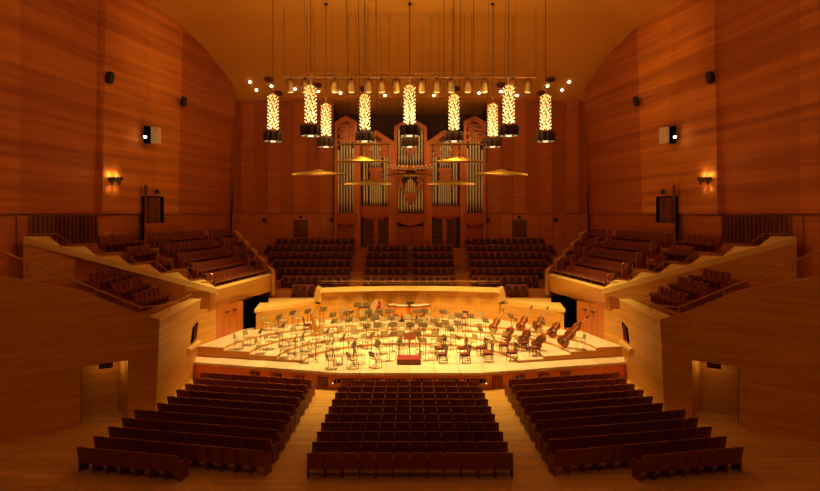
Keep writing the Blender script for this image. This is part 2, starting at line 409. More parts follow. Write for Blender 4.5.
for s, side in SIDES:
    wing = [(-9.45,35.25),(-6.3,38.95),(-6.3,40.9),(-10.2,40.6)]
    mb = MB().prism(wing, -6.0, -5.8)
    if s < 0: mb.mirror()
    struct('wing_ledge_'+side, mb, 'rim')
    mb = MB().prism([(-9.4,35.4),(-5.9,38.75),(-5.9,39.3),(-9.0,36.2)], -7.55, -6.0)
    if s < 0: mb.mirror()
    struct('wall_wing_'+side, mb, 'parapet')
    # stage side wall with the pale jamb, the two-leaf door and the dark passage
    a0, a1 = Vector((-11.45,30.57,0)), Vector((-10.15,35.4,0)); d = (a1-a0).normalized(); nrm = Vector((d.y,-d.x,0))
    def seg(y0, y1, z0, z1, th, out=0.):
        t0 = (y0-a0.y)/(a1.y-a0.y); t1 = (y1-a0.y)/(a1.y-a0.y); p = a0.lerp(a1, t0)+nrm*out; q = a0.lerp(a1, t1)+nrm*out
        return MB().hexa([(p.x,p.y,z0),(q.x,q.y,z0),(q.x-nrm.x*th,q.y-nrm.y*th,z0),(p.x-nrm.x*th,p.y-nrm.y*th,z0)],
                         [(p.x,p.y,z1),(q.x,q.y,z1),(q.x-nrm.x*th,q.y-nrm.y*th,z1),(p.x-nrm.x*th,p.y-nrm.y*th,z1)])
    mb = seg(29.4,32.6,-9.2,-5.2,.3)
    if s < 0: mb.mirror()
    struct('wall_stage_'+side, mb, 'parapet')
    root = bpy.data.objects.new('door_'+('1' if s > 0 else '2'), None); COL.objects.link(root); root['kind'] = 'structure'
    for k, (y0, y1) in enumerate(((32.6,33.28),(33.31,33.98),(34.01,34.68),(34.71,35.4))):
        mb = seg(y0, y1, -7.3, -5.3, .12, -.04)
        if s < 0: mb.mirror()
        lf = mb.build('door_leaf', 'stagedoor', root)
        if k in (1,2):
            yy = y1-.45 if k == 1 else y0+.3
            mb = seg(yy, yy+.3, -5.72, -5.65, .1, .08)
            if s < 0: mb.mirror()
            mb.build('door_handle', 'dark', lf)
    mb = MB().prism([(-10.3,35.45),(-10.2,35.45),(-10.0,39.0),(-10.1,39.0)], -7.6, -5.35)
    mb.prism([(-10.2,38.9),(-8.9,36.7),(-8.7,36.9),(-9.9,39.1)], -7.55, -6.05)
    mb.prism([(-10.2,38.0),(-9.3,38.0),(-9.3,38.2),(-10.2,38.2)], -7.55, -5.4)
    if s < 0: mb.mirror()
    struct('wall_passage_'+side, mb, 'black')  # black sheets stand in for the darkness inside the passage

# ---------------------------------------------------------------- choir terraces behind the stage
CY = lambda r: 46.2-.97*(r-1)
CZ = lambda r: -2.75-.508*(r-1)
mb = MB()
for r in range(1, 8):
    y0, y1 = CY(r)-.42, CY(r)+.55
    if r == 1: y1 = 47.5
    x = 14. if r < 4 else 11.6
    mb.hexa([(-x,y0,-6.6),(x,y0,-6.6),(x,y1,-6.6),(-x,y1,-6.6)], [(-x,y0,CZ(r)),(x,y0,CZ(r)),(x,y1,CZ(r)),(-x,y1,CZ(r))])
mb.box((0,40.3,-6.2),(12.2,.9,.8))
struct('choir_terrace', mb, 'step')
mb = MB()
for s in (-1,1):
    for r in range(2, 7):
        for ax0, ax1 in ((3.42,4.3),(10.3-.53*(r-2)*.9, 11.4-.53*(r-2)*.9)):
            for h in (.17,.34):
                y1 = CY(r)+.55; yy = y1-(.508-h)*.0-(.3 if h < .2 else .15)*2*.5
                mb.box((s*(ax0+ax1)/2, y1-(.30 if h < .2 else .15)/2*1., CZ(r)+h/2), (ax1-ax0, .30 if h < .2 else .15, h))
struct('choir_steps', mb, 'step')

# organ loft base
mb = MB().box((0,48.9,-3.2), (12.7,2.8,.6)); struct('organ_plinth', mb, 'step')

# ---------------------------------------------------------------- side terraces
F0 = Vector((-10.65,32.1)); AD = Vector((.149,.989)); ND = Vector((-.989,.149)); LL = 8.39
def T(u, o): return F0+AD*u+ND*o
TZ = lambda k: -4.25+.575*k
def un(o): return -1.276*o
def uf(o): return LL+.77*o
for s, side in SIDES:
    mb = MB()
    for k in range(5):
        o0, o1 = .33+.86*k, .33+.86*(k+1)+(2.3 if k == 4 else 0)
        mb.prism([T(un(o0)+.2,o0), T(uf(o0)-.2,o0), T(min(uf(o1),11.6)-.2,o1), T(un(o1)+.2,o1)], -5.3, TZ(k))
    if s < 0: mb.mirror()
    struct('side_terrace_'+side, mb, 'step')
    # fascia with pale sill
    mb = MB(); p, q = T(0,0), T(LL,0); p2, q2 = T(.15,.4), T(LL-.15,.4); pb_ = T(.5,.9)
    a, b = T(.15,.55), T(LL-.1,.25)
    mb.hexa([(a.x,a.y,-5.47),(b.x,b.y,-5.36),(q2.x,q2.y,-5.36),(pb_.x,pb_.y,-5.47)], [(p.x,p.y,-4.19),(q.x,q.y,-4.19),(q2.x,q2.y,-4.19),(p2.x,p2.y,-4.19)])
    if s < 0: mb.mirror()
    struct('terrace_fascia_'+side, mb, 'parapet')
    mb = MB().hexa([(p.x,p.y,-4.19),(q.x,q.y,-4.19),(q2.x,q2.y,-4.19),(p2.x,p2.y,-4.19)], [(p.x,p.y,-4.15),(q.x,q.y,-4.15),(q2.x,q2.y,-4.10),(p2.x,p2.y,-4.10)])
    if s < 0: mb.mirror()
    struct('terrace_sill_'+side, mb, 'rim')
    # near end wall facing the stalls, slope with stepped ledges behind
    mb = MB(); o9 = 5.6
    c0, c1 = T(un(0),0), T(un(o9),o9); c1i, c0i = T(un(o9)+.2,o9), T(.25,.1)
    slope = lambda o: -4.15+.56*o
    b0 = T(.15,.55)
    mb.hexa([(b0.x,b0.y,-5.47),(c1.x,c1.y,-5.47),(c1i.x,c1i.y,-5.47),(b0.x+.1,b0.y+.1,-5.47)], [(c0.x,c0.y,slope(0)),(c1.x,c1.y,slope(o9)),(c1i.x,c1i.y,slope(o9)),(c0i.x,c0i.y,slope(0))])
    if s < 0: mb.mirror()
    struct('terrace_end_wall_'+side, mb, 'parapet')
    mb = MB()
    for k in range(6):
        o0, o1 = k*.93, (k+1)*.93
        a, c, b = T(un(o1)-.03,o1), T(un(o0)-.03,o0), T(un(o1)+1.35,o1-.1)
        mb.slab([(a.x,a.y,slope(o1)+.02),(c.x,c.y,slope(o0)+.02),(b.x,b.y,slope(o1)-.02)], (0,0,-.3))
    if s < 0: mb.mirror()
    struct('terrace_end_ledge_'+side, mb, 'rim')
    # far end wall: stepped pale slabs next to the choir seats
    mb = MB()
    for k in range(5):
        o0, o1 = k*.94, (k+1)*.94
        z = -4.02+.58*(k+.3)
        a, b, c, d_ = T(uf(o0),o0), T(uf(o1),o1), T(uf(o1)-.22,o1), T(uf(o0)-.55,o0)
        mb.hexa([(a.x,a.y,-5.6),(b.x,b.y,-5.6),(c.x,c.y,-5.6),(d_.x,d_.y,-5.6)], [(a.x,a.y,z),(b.x,b.y,z+.3),(c.x,c.y,z+.3),(d_.x,d_.y,z-.1)])
    if s < 0: mb.mirror()
    struct('terrace_far_wall_'+side, mb, 'parapet')
    # rails
    def rail(name, pts, label, posts, h):
        if s < 0: pts = [(-x,y,z) for x, y, z in pts]
        r = thing(name, label, 'rail', pts[0], 0, 'bronze rails')
        o = Vector(pts[0]); MB().tube([Vector(q)-o+Vector((0,0,h)) for q in pts], .03, 6).build('top_bar', 'rail', r)
        for q in posts:
            v = Vector(q) if s > 0 else Vector((-q[0],q[1],q[2]))
            MB().tube([v-o, v-o+Vector((0,0,h))], .02, 6).build('post', 'rail', r)
    A, B = T(.3,.3), T(LL-.3,.3)
    rail('balcony_rail', [(A.x,A.y,-4.12),(B.x,B.y,-4.12)], f'thin bronze rail along the sill of the {side} side terrace', [tuple(A.lerp(B,t))+(-4.12,) for t in (0,.2,.4,.6,.8,1)], .28)
    pts = []; 
    for k in range(6):
        o = .3+k*.93; a = T(un(o)+.4,o); b = T(un(o+.6)+.4,o+.6); zz = slope(k*.93)+(.28 if k else .06)
        pts += [(a.x,a.y,zz),(b.x,b.y,zz)]
    rail('stepped_rail', pts, f'bent bronze rail stepping up the near end wall of the {side} terrace', pts[::2], .35)
    # row-end hand rails
    n = 0
    for k in range(5):
        for u, wh in ((.1,'near'),(6.75,'far')):
            if wh == 'far' and k == 0: continue
            o = .9+.86*k; a = T(u,o-.55); b = T(u,o+.1); z = TZ(k)
            pa = Vector((a.x*s,a.y,z)); pb = Vector((b.x*s,b.y,z)); up = Vector((0,0,.95))
            h = MB().tube([pa-pa, pa-pa+up*.9, pa-pa+up+(pb-pa)*.15, pb-pa+up-(pb-pa)*.15, pb-pa+up*.9, pb-pa], .028, 6).build('hand_rail', 'rail')
            h.location = pa
            tag(h, f'arched bronze hand rail at the {wh} aisle of the {side} terrace, {ORD[k]} row up', 'rail', 'arched row-end rails')
    # lower box: long side wall, front wall with the exit recess, stepped floor
    mb = MB().hexa([(-10.8,24.45,-9.2),(-11.2,29.9,-9.2),(-11.7,30.0,-9.2),(-11.6,25.,-9.2)], [(-10.5,24.35,-4.47),(-10.9,30.2,-4.47),(-11.5,30.3,-4.47),(-11.3,25.3,-4.47)])
    if s < 0: mb.mirror()
    struct('box_side_wall_'+side, mb, 'parapet')
    mb = MB().hexa([(-10.48,24.3,-4.47),(-10.88,30.25,-4.47),(-11.5,30.35,-4.47),(-11.3,25.1,-4.47)], [(-10.48,24.3,-4.42),(-10.88,30.25,-4.42),(-11.5,30.35,-4.42),(-11.3,25.1,-4.42)])
    if s < 0: mb.mirror()
    struct('box_sill_'+side, mb, 'rim')
    # dark window beside the stage
    mb = MB()
    wv = [(-10.98,28.9,-6.45),(-11.02,29.75,-6.4),(-10.96,29.85,-5.55),(-10.92,29.05,-5.7)]
    mb.slab([(x+.07,y,z) for x, y, z in wv], (-.05,.02,0))
    if s < 0: mb.mirror()
    o = struct('window_'+('1' if s > 0 else '2'), mb, 'black')
    mb = MB()
    for x, y in ((-10.9,29.2),(-10.92,29.5)): mb.tube([(x,y,-6.42),(x+.05,y+.05,-5.65)], .025, 6)
    if s < 0: mb.mirror()
    mb.build('window_frame', 'stagedoor', o)
    mb = MB().hexa([(-10.75,28.4,-6.75),(-10.9,30.3,-6.75),(-11.3,30.3,-6.75),(-11.1,28.4,-6.75)], [(-10.75,28.4,-6.6),(-10.9,30.3,-6.6),(-11.3,30.3,-6.6),(-11.1,28.4,-6.6)])
    if s < 0: mb.mirror()
    mb.build('window_sill', 'rim', o)
    C = Vector((-10.75,24.42)); D = Vector((-.758,-.652)); IN = Vector((-.652,.758))
    def fw(t, dz=0): return C+D*t+IN*dz
    ztop = lambda t: -4.45+.53*t
    mb = MB()
    def wq(t0, t1, z0, z1a, z1b, dd0=0., dd1=.35):
        a, b, c, e = fw(t0,dd0), fw(t1,dd0), fw(t1,dd1), fw(t0,dd1)
        mb.hexa([(a.x,a.y,z0),(b.x,b.y,z0),(c.x,c.y,z0),(e.x,e.y,z0)], [(a.x,a.y,z1a),(b.x,b.y,z1b),(c.x,c.y,z1b),(e.x,e.y,z1a)])
    # right jamb leans like the corner
    a, b, c, e = fw(0), fw(1.05), fw(1.05,.35), fw(.2,.35)
    k0 = Vector((-10.5,24.33))
    mb.hexa([(a.x,a.y,-9.2),(b.x,b.y,-9.2),(c.x,c.y,-9.2),(e.x,e.y,-9.2)], [(k0.x,k0.y,ztop(0)),(b.x,b.y,ztop(1.05)),(c.x,c.y,ztop(1.05)),(e.x,e.y,ztop(.2))])
    wq(1.05, 2.75, -5.98, ztop(1.05), ztop(2.75)); wq(2.75, 10.4, -9.2, ztop(2.75), ztop(7.))
    # recess
    wq(1.0, 1.05, -9.2, -5.9, -5.9, .3, 1.6); wq(2.75, 2.8, -9.2, -5.9, -5.9, .3, 1.6); wq(1.0, 2.8, -9.2, -5.9, -5.9, 1.55, 1.65)
    a, b, c, e = fw(1.,.3), fw(2.8,.3), fw(2.8,1.65), fw(1.,1.65)
    mb.hexa([(a.x,a.y,-5.98),(b.x,b.y,-5.98),(c.x,c.y,-5.98),(e.x,e.y,-5.98)], [(a.x,a.y,-5.8),(b.x,b.y,-5.8),(c.x,c.y,-5.8),(e.x,e.y,-5.8)])
    if s < 0: mb.mirror()
    struct('box_front_wall_'+side, mb, 'parapet')
    mb = MB()
    a, b, c, e = fw(2.66,.35), fw(2.74,.35), fw(2.74,1.5), fw(2.66,1.5)
    mb.hexa([(a.x,a.y,-8.36),(b.x,b.y,-8.36),(c.x,c.y,-8.36),(e.x,e.y,-8.36)], [(a.x,a.y,-6.1),(b.x,b.y,-6.1),(c.x,c.y,-6.1),(e.x,e.y,-6.1)])
    if s < 0: mb.mirror()
    struct('door_'+('3' if s > 0 else '4'), mb, 'black')
    g = fw(1.75,.5); r = thing('exit_sign', f'small dark exit sign hanging in the {side} stalls doorway', 'sign', (g.x*s,g.y,-5.98), 0.7 if s > 0 else -.7, 'hanging doorway signs')
    MB().box((0,0,-.2), (.5,.08,.22)).build('sign_box', 'darkbox', r)
    MB().tube([(-.15,0,-.1),(-.15,0,0)], .012, 6).tube([(.15,0,-.1),(.15,0,0)], .012, 6).build('hanger', 'dark', r)
    fl = MB()
    for i in range(4): fl.box((-.15+.1*i,-.045,-.2), (.05,.012,.12 if i % 2 else .08))
    fl.build('pictogram', 'lantern', r)
    L_ = bpy.data.lights.new('recess_light', 'POINT'); L_.energy = 6; L_.color = (1,.55,.16); L_.shadow_soft_size = .1
    lo = bpy.data.objects.new('recess_light', L_); COL.objects.link(lo); g = fw(1.5,.75); lo.location = (g.x*s, g.y, -6.25)
    mb = MB()
    for i, (x0, x1, ye) in enumerate(((-13.35,-11.9,29.9),(-14.25,-13.35,29.6),(-15.15,-14.25,28.9),(-17.6,-15.15,28.4))):
        z = -4.5+.49*i; mb.hexa([(x0,fw((C.x-x0)/.758,.3).y,-5.4),(x1,fw((C.x-x1)/.758,.3).y,-5.4),(x1,ye,-5.4),(x0,ye,-5.4)],
                                  [(x0,fw((C.x-x0)/.758,.3).y,z),(x1,fw((C.x-x1)/.758,.3).y,z),(x1,ye,z),(x0,ye,z)])
    if s < 0: mb.mirror()
    struct('box_floor_'+side, mb, 'step')
    pts = [fw(t,.15) for t in (7.,4.5,2.2,.5)]; pz = [ztop(t) for t in (7.,4.5,2.2,.5)]
    pts = [(p.x,p.y,z-.03) for p, z in zip(pts,pz)]+[(-11.0,26.5,-4.45),(-11.25,29.9,-4.45)]
    rail('box_rail', pts, f'thin bronze rail round the front corner of the {side} side box', [pts[1],pts[2],pts[3],pts[4],pts[5]], .32)
    # low partition behind the last terrace row, and the upper exit door
    mb = MB(); a, b = T(1.2,5.1), T(6.2,5.1); c, e = T(5.2,5.2), T(1.2,5.2)
    mb.hexa([(a.x,a.y,-2.2),(b.x,b.y,-2.2),(b.x-.1,b.y,-2.2),(e.x,e.y,-2.2)], [(a.x,a.y,-.55),(T(5.0,5.1).x,T(5.0,5.1).y,-.55),(c.x,c.y,-.55),(e.x,e.y,-.55)])
    if s < 0: mb.mirror()
    struct('terrace_partition_'+side, mb, 'wall_dark')
    root = bpy.data.objects.new('door_'+('5' if s > 0 else '6'), None); COL.objects.link(root); root['kind'] = 'structure'
    def wallbox(y0, y1, z0, z1, out, th):
        m_ = MB(); x = lambda y: -16.02-.19*(35.9-y)
        m_.hexa([(x(y0)+out,y0,z0),(x(y1)+out,y1,z0),(x(y1)+out-th,y1,z0),(x(y0)+out-th,y0,z0)], [(x(y0)+out,y0,z1),(x(y1)+out,y1,z1),(x(y1)+out-th,y1,z1),(x(y0)+out-th,y0,z1)])
        return m_ if s > 0 else m_.mirror()
    wallbox(35.05,36.75,-1.9,1.1,.26,.3).build('door_frame', 'black', root)
    wallbox(35.2,35.85,-1.9,1.02,.3,.06).build('door_leaf', 'door', root); wallbox(35.9,36.35,-1.9,1.02,.3,.06).build('door_leaf', 'door', root)
    wallbox(34.85,35.02,-1.9,1.75,.34,.1).build('door_post', 'door', root)
    b_ = wallbox(35.75,36.05,1.25,1.5,.42,.08).build('door_sign', 'darkbox'); tag(b_, f'small dark sign above the upper exit on the {side} wall', 'sign', 'signs above the doors')
    # follow-spot window in the wall fold
    def at(px, py, Y): 
        p = P(px, py, Y); return (p.x, p.y, p.z)
    Yw = 34.9
    rt = bpy.data.objects.new('window_'+('3' if s > 0 else '4'), None); COL.objects.link(rt); rt['kind'] = 'structure'
    m_ = MB().slab([at(143.8,143,34.6), at(151,142.4,35.2), at(151,126.6,35.2), at(143.8,125.6,34.6)], (.0,.35,0))
    (m_ if s > 0 else m_.mirror()).build('opening', 'black', rt)
    m_ = MB().slab([at(150.8,142.6,35.15), at(158.6,143.4,35.0), at(158.6,127.4,35.0), at(150.8,126.8,35.15)], (.0,.35,0))
    (m_ if s > 0 else m_.mirror()).build('reveal', 'reveal_glow', rt)
    p = P(146, 137.2, 34.4); m_ = MB().lathe([(.05,0),(.075,.08),(.07,.2),(.03,.22)], 12, p, Matrix.Rotation(PI/2,3,'X'))
    o = (m_ if s > 0 else m_.mirror()).build('follow_spot', 'dotglow'); tag(o, f'small bright lamp glowing in the dark {side} wall window', 'lamp', 'lamps in the wall windows')
    # round dark loudspeakers high on the wall
    for px, py, w, Y, wh in ((110,77.5,.22,31.9,'outer'),(183.8,101.5,.2,38.4,'inner')):
        p = P(px, py, Y); R = Matrix.Rotation(.25*s, 3, 'Z') @ Matrix.Rotation(PI/2, 3, 'X')
        r = thing('wall_speaker', f'{wh} dark rounded loudspeaker high on the {side} wall', 'speaker', (p.x*s,p.y,p.z), 0, 'loudspeakers high on the side walls')
        MB().lathe([(w*.7,-.32),(w*.98,-.24),(w*1.1,0),(w*1.0,.22),(w*.6,.32)], 16, (0,0,0), Matrix.Rotation(.2*s,3,'Y')).build('housing', 'darkbox', r, smooth=True)
        xw = -16.75 if wh == 'outer' else -15.15
        MB().tube([(0,0,0),((xw-p.x)*s,.1,.02)], .04, 6).build('bracket', 'dark', r)
    # sconces
    for px, wh in ((112.2,'outer'),(119.2,'inner')):
        p = P(px, 180, 32.0 if wh == 'outer' else 32.6); xx = -16.62 if wh == 'outer' else -16.52
        p = Vector((xx+.22, xx/((px-410)/F) , 0)); p = P(px, 180, (xx+.2)/((px-410)/F))
        r = thing('wall_sconce', f'{wh} dark cup sconce of the pair glowing on the {side} wall', 'sconce', (p.x*s,p.y,p.z), 0, 'paired wall sconces')
        MB().lathe([(.05,-.28),(.07,-.1),(.16,.0),(.22,.14),(.2,.16),(.06,.06)], 14).build('cup', 'dark', r, smooth=True)
        MB().lathe([(.05,.06),(.10,.1),(.10,.14),(.05,.17)], 12).build('lamp', 'dotglow', r, smooth=True)
        MB().box((-.16*s,0,-.05), (.3,.08,.1)).build('bracket', 'dark', r)
        for dz, e in ((.3,7),(-.5,2.5)):
            L_ = bpy.data.lights.new('sconce_light', 'POINT'); L_.energy = e; L_.color = (1,.6,.15); L_.shadow_soft_size = .06
            lo = bpy.data.objects.new('sconce_light', L_); COL.objects.link(lo); lo.location = (p.x*s, p.y-.1, p.z+dz)
    # back wall door, sign, loudspeakers
    xd0, xd1 = (293.3-410)/F*47.4, (307.8-410)/F*47.4
    root = bpy.data.objects.new('door_'+('7' if s > 0 else '8'), None); COL.objects.link(root); root['kind'] = 'structure'
    MB().box((s*(xd0+xd1)/2,47.44,-1.65), (xd1-xd0,.14,2.3)).build('door_frame', 'door', root)
    for t in (.27,.73): MB().box((s*(xd0+(xd1-xd0)*t),47.38,-1.67), (.52,.06,2.2)).build('door_leaf', 'door', root)
    o = MB().box((0,0,0), (.24,.06,.2)).build('door_sign', 'darkbox'); o.location = (s*(300.6-410)/F*47.4,47.42,-.25); tag(o, f'small sign above the {side} door of the back wall', 'sign', 'signs above the doors')
    for px, w, wh in ((331.3,.28,'beside the organ'),(264.,.3,'near the corner')):
        p = P(px, 220, 47.3); r = thing('wall_loudspeaker', f'square black loudspeaker on the {side} back wall {wh}', 'speaker', (p.x*s,47.38,p.z), 0, 'square back-wall loudspeakers')
        MB().bevbox((0,0,0), (w,.2,w), .03).build('cabinet', 'darkbox', r)
        MB().lathe([(w*.36,0),(w*.36,.03),(w*.1,.015)], 14, (0,-.1,0), Matrix.Rotation(PI/2,3,'X')).build('cone', 'dark', r)

# rails in front of and behind the choir
def simple_rail(pts, h, label, n):
    r = thing('choir_rail', label, 'rail', pts[0], 0, 'choir rails'); o = Vector(pts[0])
    MB().tube([Vector(q)-o+Vector((0,0,h)) for q in pts], .028, 6).build('top_bar', 'rail', r)
    MB().tube([Vector(q)-o+Vector((0,0,h*.55)) for q in pts], .012, 6).build('mid_bar', 'rail', r)
    a, b = Vector(pts[0]), Vector(pts[-1])
    for i in range(n+1):
        v = a.lerp(b, i/n)-o; MB().tube([v, v+Vector((0,0,h))], .018, 6).build('post', 'rail', r)
simple_rail([(-6.2,39.95,-4.95),(6.2,39.95,-4.95)], .32, 'long bronze rail along the parapet behind the orchestra', 11)
simple_rail([(-3.4,46.55,CZ(1)),(3.4,46.55,CZ(1))], .68, 'bronze rail between the organ and the central choir seats', 5)
for s, side in SIDES: simple_rail([(s*-9.9,40.4,-5.8),(s*-6.7,40.35,-5.8)], .42, f'bronze rail in front of the lowest {side} choir row', 4)

# ---------------------------------------------------------------- theatre seats
def seat_parts():
    """back, cloth, cushion, sides of one seat; faces -y is its back, +y its front"""
    R = Matrix.Rotation(math.radians(9), 3, 'X')
    back = MB()
    n = 7; vs = []; H0, H1 = .30, .86
    for j in range(5):
        z = H0+(H1-H0)*j/4
        for i in range(n):
            x = -.25+.5*i/(n-1); zz = z-(.035*abs(x/.25)**3 if j == 4 else 0); y = -.30-.11*(z-H0)/.56+.045*(abs(x)/.25)**2
            vs.append((x,y,zz))
    fs = [(j*n+i, j*n+i+1, (j+1)*n+i+1, (j+1)*n+i) for j in range(4) for i in range(n-1)]
    N = len(vs); vs2 = [(x,y+.055,z-(.004)) for x, y, z in vs]
    ff = fs+[tuple(reversed([q+N for q in f])) for f in fs]
    ring = [i for i in range(n)]+[j*n+n-1 for j in range(1,5)]+[4*n+i for i in range(n-2,-1,-1)]+[j*n for j in range(3,0,-1)]
    ff += [(ring[i], ring[(i+1)%len(ring)], ring[(i+1)%len(ring)]+N, ring[i]+N) for i in range(len(ring))]
    back.add(vs+vs2, ff)
    cloth = MB().bevbox((0,-.275,.62), (.42,.06,.36), .05, mat=R)
    cush = MB()
    cush.bevbox((0,0,0), (.46,.12,.42), .05, mat=Matrix.Identity(3))
    cush.v = [(x, z*1.+.02, y+.42) for x, y, z in cush.v]
    side = []
    for sx in (-1,1):
        side.append(MB().box((sx*.255,-.04,.3), (.035,.42,.6)))
    return back, cloth, cush, side
def make_theatre_seat(label):
    r = thing('theatre_seat', label, 'theatre seat')
    b, c, q, s_ = seat_parts()
    b.build('backrest', 'seatwood', r, smooth=True); c.build('back_cushion', 'seatcloth', r); q.build('seat_cushion', 'seatcloth', r); [a.build('armrest', 'seatwood', r) for a in s_]
    return r
SEATS = []   # (distance, loc, rz, label, group)
for r in range(10):
    y = 26.4-.95*r+.3
    for i in range(12):
        x = -2.915+.53*i
        SEATS.append([(x,y,fz(y)), 0., f'stalls seat {ORD[i]} from left in the central block, {ORD[r]} row from stage', 'theatre seats of the central stalls block'])
for s, side in SIDES:
    for r in range(11):
        n = 11 if r < 6 else 12
        ax, ay = -4.45, 26.6-.955*r
        for i in range(n):
            if r == 10 and i < 5: continue
            d = (i+.5)*.513; x, y = ax-.977*d, ay+.213*d+.3
            SEATS.append([(s*x,y,fz(y)), s*-.215, f'stalls seat {ORD[i]} from the aisle in the {side} block, {ORD[r]} row from stage', f'theatre seats of the {side} stalls block'])
SEATS.sort(key=lambda q: q[0][0]**2+q[0][1]**2+q[0][2]**2)
KEEP, REST = SEATS[:300], SEATS[300:]
for loc, rz, lab, grp in KEEP: spawn(STORE, 'seat', make_theatre_seat, loc, rz, lab, grp)
FAR = [(q[0], q[1]) for q in REST]
# choir: seats face the stage (camera side)
CH = {1:(12,-10.62),2:(13,-10.95),3:(12,-10.1),4:(11,-9.55),5:(10,-9.0),6:(9,-8.45),7:(3,-8.35)}
for s in (1,-1):
    for r in range(1,8):
        n, x0 = CH[r]; x1 = -4.42-(.0 if r < 3 else .0)
        for i in range(n):
            x = x1-.53*(n-i-.5) if r != 7 else x0+.53*(i+.5)+.1
            FAR.append(((s*x, CY(r), CZ(r)), PI))
for r in range(2,7):
    for hs in (-1,1):
        for i in range(6): FAR.append(((hs*(.14+.53*(i+.5)), CY(r), CZ(r)), PI))
ang = math.atan2(ND.y, ND.x)
for s in (1,-1):
    for k in range(5):
        o = .69+.86*k; us = [.48+.515*(i+.5) for i in range(12)]
        us += [7.5+.515*(i+.5) for i in range(int((uf(o)-.6-7.5)/.515))]
        us += [-.72-.515*(i+.5) for i in range(int((-.72-un(o)-1.2)/.515))]
        for u in us:
            p = T(u, o); fx, fy = -ND.x*s, -ND.y    # facing direction
            FAR.append(((p.x*s, p.y, TZ(k)), math.atan2(-fx, fy)))
    for i, x in enumerate((-12.75,-13.65,-14.55)):
        for j in range(6):
            FAR.append(((s*(x+.4), 26.75+.51*j-.15*i, -4.5+.49*i), -PI/2*s+.12*s))
# all further seats of the hall in one piece
parts = [(MB(),'seatwood'),(MB(),'seatcloth')]
b_, c_, q_, s_ = seat_parts()
c_ = MB().bevbox((0,-.255,.62), (.36,.06,.30), .05, mat=Matrix.Rotation(math.radians(9),3,'X'))
c2_ = MB().bevbox((0,-.29,.63), (.47,.10,.44), .05, mat=Matrix.Rotation(math.radians(11),3,'X'))
s_ = [MB().box((sx*.255,-.08,.25), (.035,.36,.48)) for sx in (-1,1)]
big = MB(); mats = []
for loc, rz in FAR:
    R = Matrix.Rotation(rz, 3, 'Z'); o = Vector(loc)
    wide = abs(loc[0]) > 9.2 and abs(abs(rz)-PI) > .2
    for part, mi in ((b_,0),(c2_ if wide else c_,1),(q_,1),(s_[0],0),(s_[1],0)):
        big.add([R @ Vector(v)+o for v in part.v], part.f); mats += [2 if (mi == 1 and wide) else mi]*len(part.f)
M['farwood'] = wood('terrace_seat_wood', (.26,.05,.009), (.33,.068,.012), (2.,2.,.5), .5)
o = big.build('theatre_seats', 'farwood'); o.data.materials.append(M['seatcloth'])
M['redcloth'] = plain('terrace_seat_cloth', (.06,.010,.004), .85, noise=.2, scale=40.)
o.data.materials[1] = M['redcloth']; M['boxcloth'] = plain('box_seat_cloth', (.19,.03,.008), .85, noise=.2, scale=40.); o.data.materials.append(M['boxcloth'])
for p, mi in zip(o.data.polygons, mats): p.material_index = mi
tag(o, 'all the smaller brown theatre seats of the terraces, boxes and front stalls rows', 'theatre seats', kind='stuff')

# ---------------------------------------------------------------- organ
org = thing('pipe_organ', 'tall cherry wood pipe organ with gabled towers against the back wall', 'pipe organ', (0,47.,-2.9))
OX = Vector((0,47.,-2.9))
def O(px, py, Y=46.9): return P(px, py, Y)-OX
def obx(px0, px1, py0, py1, ya, yb):
    a, b = O(px0, py1, ya), O(px1, py0, ya)
    return MB().box(((a.x+b.x)/2, (ya+yb)/2-47., (a.z+b.z)/2), (abs(b.x-a.x), yb-ya, abs(b.z-a.z)))
def op(mb, name, mat, smooth=False): return mb.build(name, mat, org, smooth=smooth)
def mir(px): return 820-px+.6
def gable(px0, px1, pk, sy0, sy1, py, base, ya=46.75, th=.5, bw=3.):
    """gabled front board frame: two posts and two sloping boards"""
    outer = [(px0,sy0),(pk,py),(px1,sy1)]
    inner = [(px0+bw,sy0+bw*1.3),(pk,py+bw*1.9),(px1-bw,sy1+bw*1.3)]
    out = MB()
    for i in range(2):
        q = [outer[i], outer[i+1], inner[i+1], inner[i]]
        out.slab([O(x, y, ya) for x, y in q], (0,th,0))
    for x0, x1, sy, iy in ((px0,px0+bw,sy0,sy0+bw*1.3),(px1-bw,px1,sy1,sy1+bw*1.3)):
        l = [(x0,sy if x0 == px0 else iy),(x1,iy if x0 == px0 else sy),(x1,base),(x0,base)]
        out.slab([O(x, y, ya) for x, y in l], (0,th,0))
    return out
def pipe(px, w, ytop, ymouth, yfoot, Y=46.95):
    a, m, f = O(px, ytop, Y), O(px, ymouth, Y), O(px, yfoot, Y); r = w/F*Y/2*.80
    mb = MB().lathe([(r,a.z),(r,m.z+.02),(r*.8,m.z),(r,m.z-.05),(r*.95,m.z-.12),(r*.25,f.z)], 10, (a.x,a.y,0))
    return op(mb, 'organ_pipe', 'tin', True)
def fret(px0, px1, py0, py1, n, m, Y=46.85, shape=None):
    """carved pipe shade: a lattice of small leaves"""
    mb = MB()
    for j in range(m):
        for i in range(n):
            x = px0+(px1-px0)*(i+.5+(.5 if j % 2 else 0))/n; y = py0+(py1-py0)*(j+.5)/m
            if x > px1 or (shape and not shape(x, y)): continue
            c = O(x, y, Y); w = (px1-px0)/n*.082*.55; h = (py1-py0)/m*.082*.62
            tlt = .5 if (i+j) % 2 else -.5; R = Matrix.Rotation(tlt, 3, 'Y')
            o8 = [(-w,0),(-w*.5,h*.7),(0,h),(w*.7,h*.5),(w,0),(w*.5,-h*.7),(0,-h),(-w*.7,-h*.5)]
            mb.slab([R @ Vector((a, 0, b))+c for a, b in o8], (0,.05,0))
    return op(mb, 'carved_shade', 'organ')
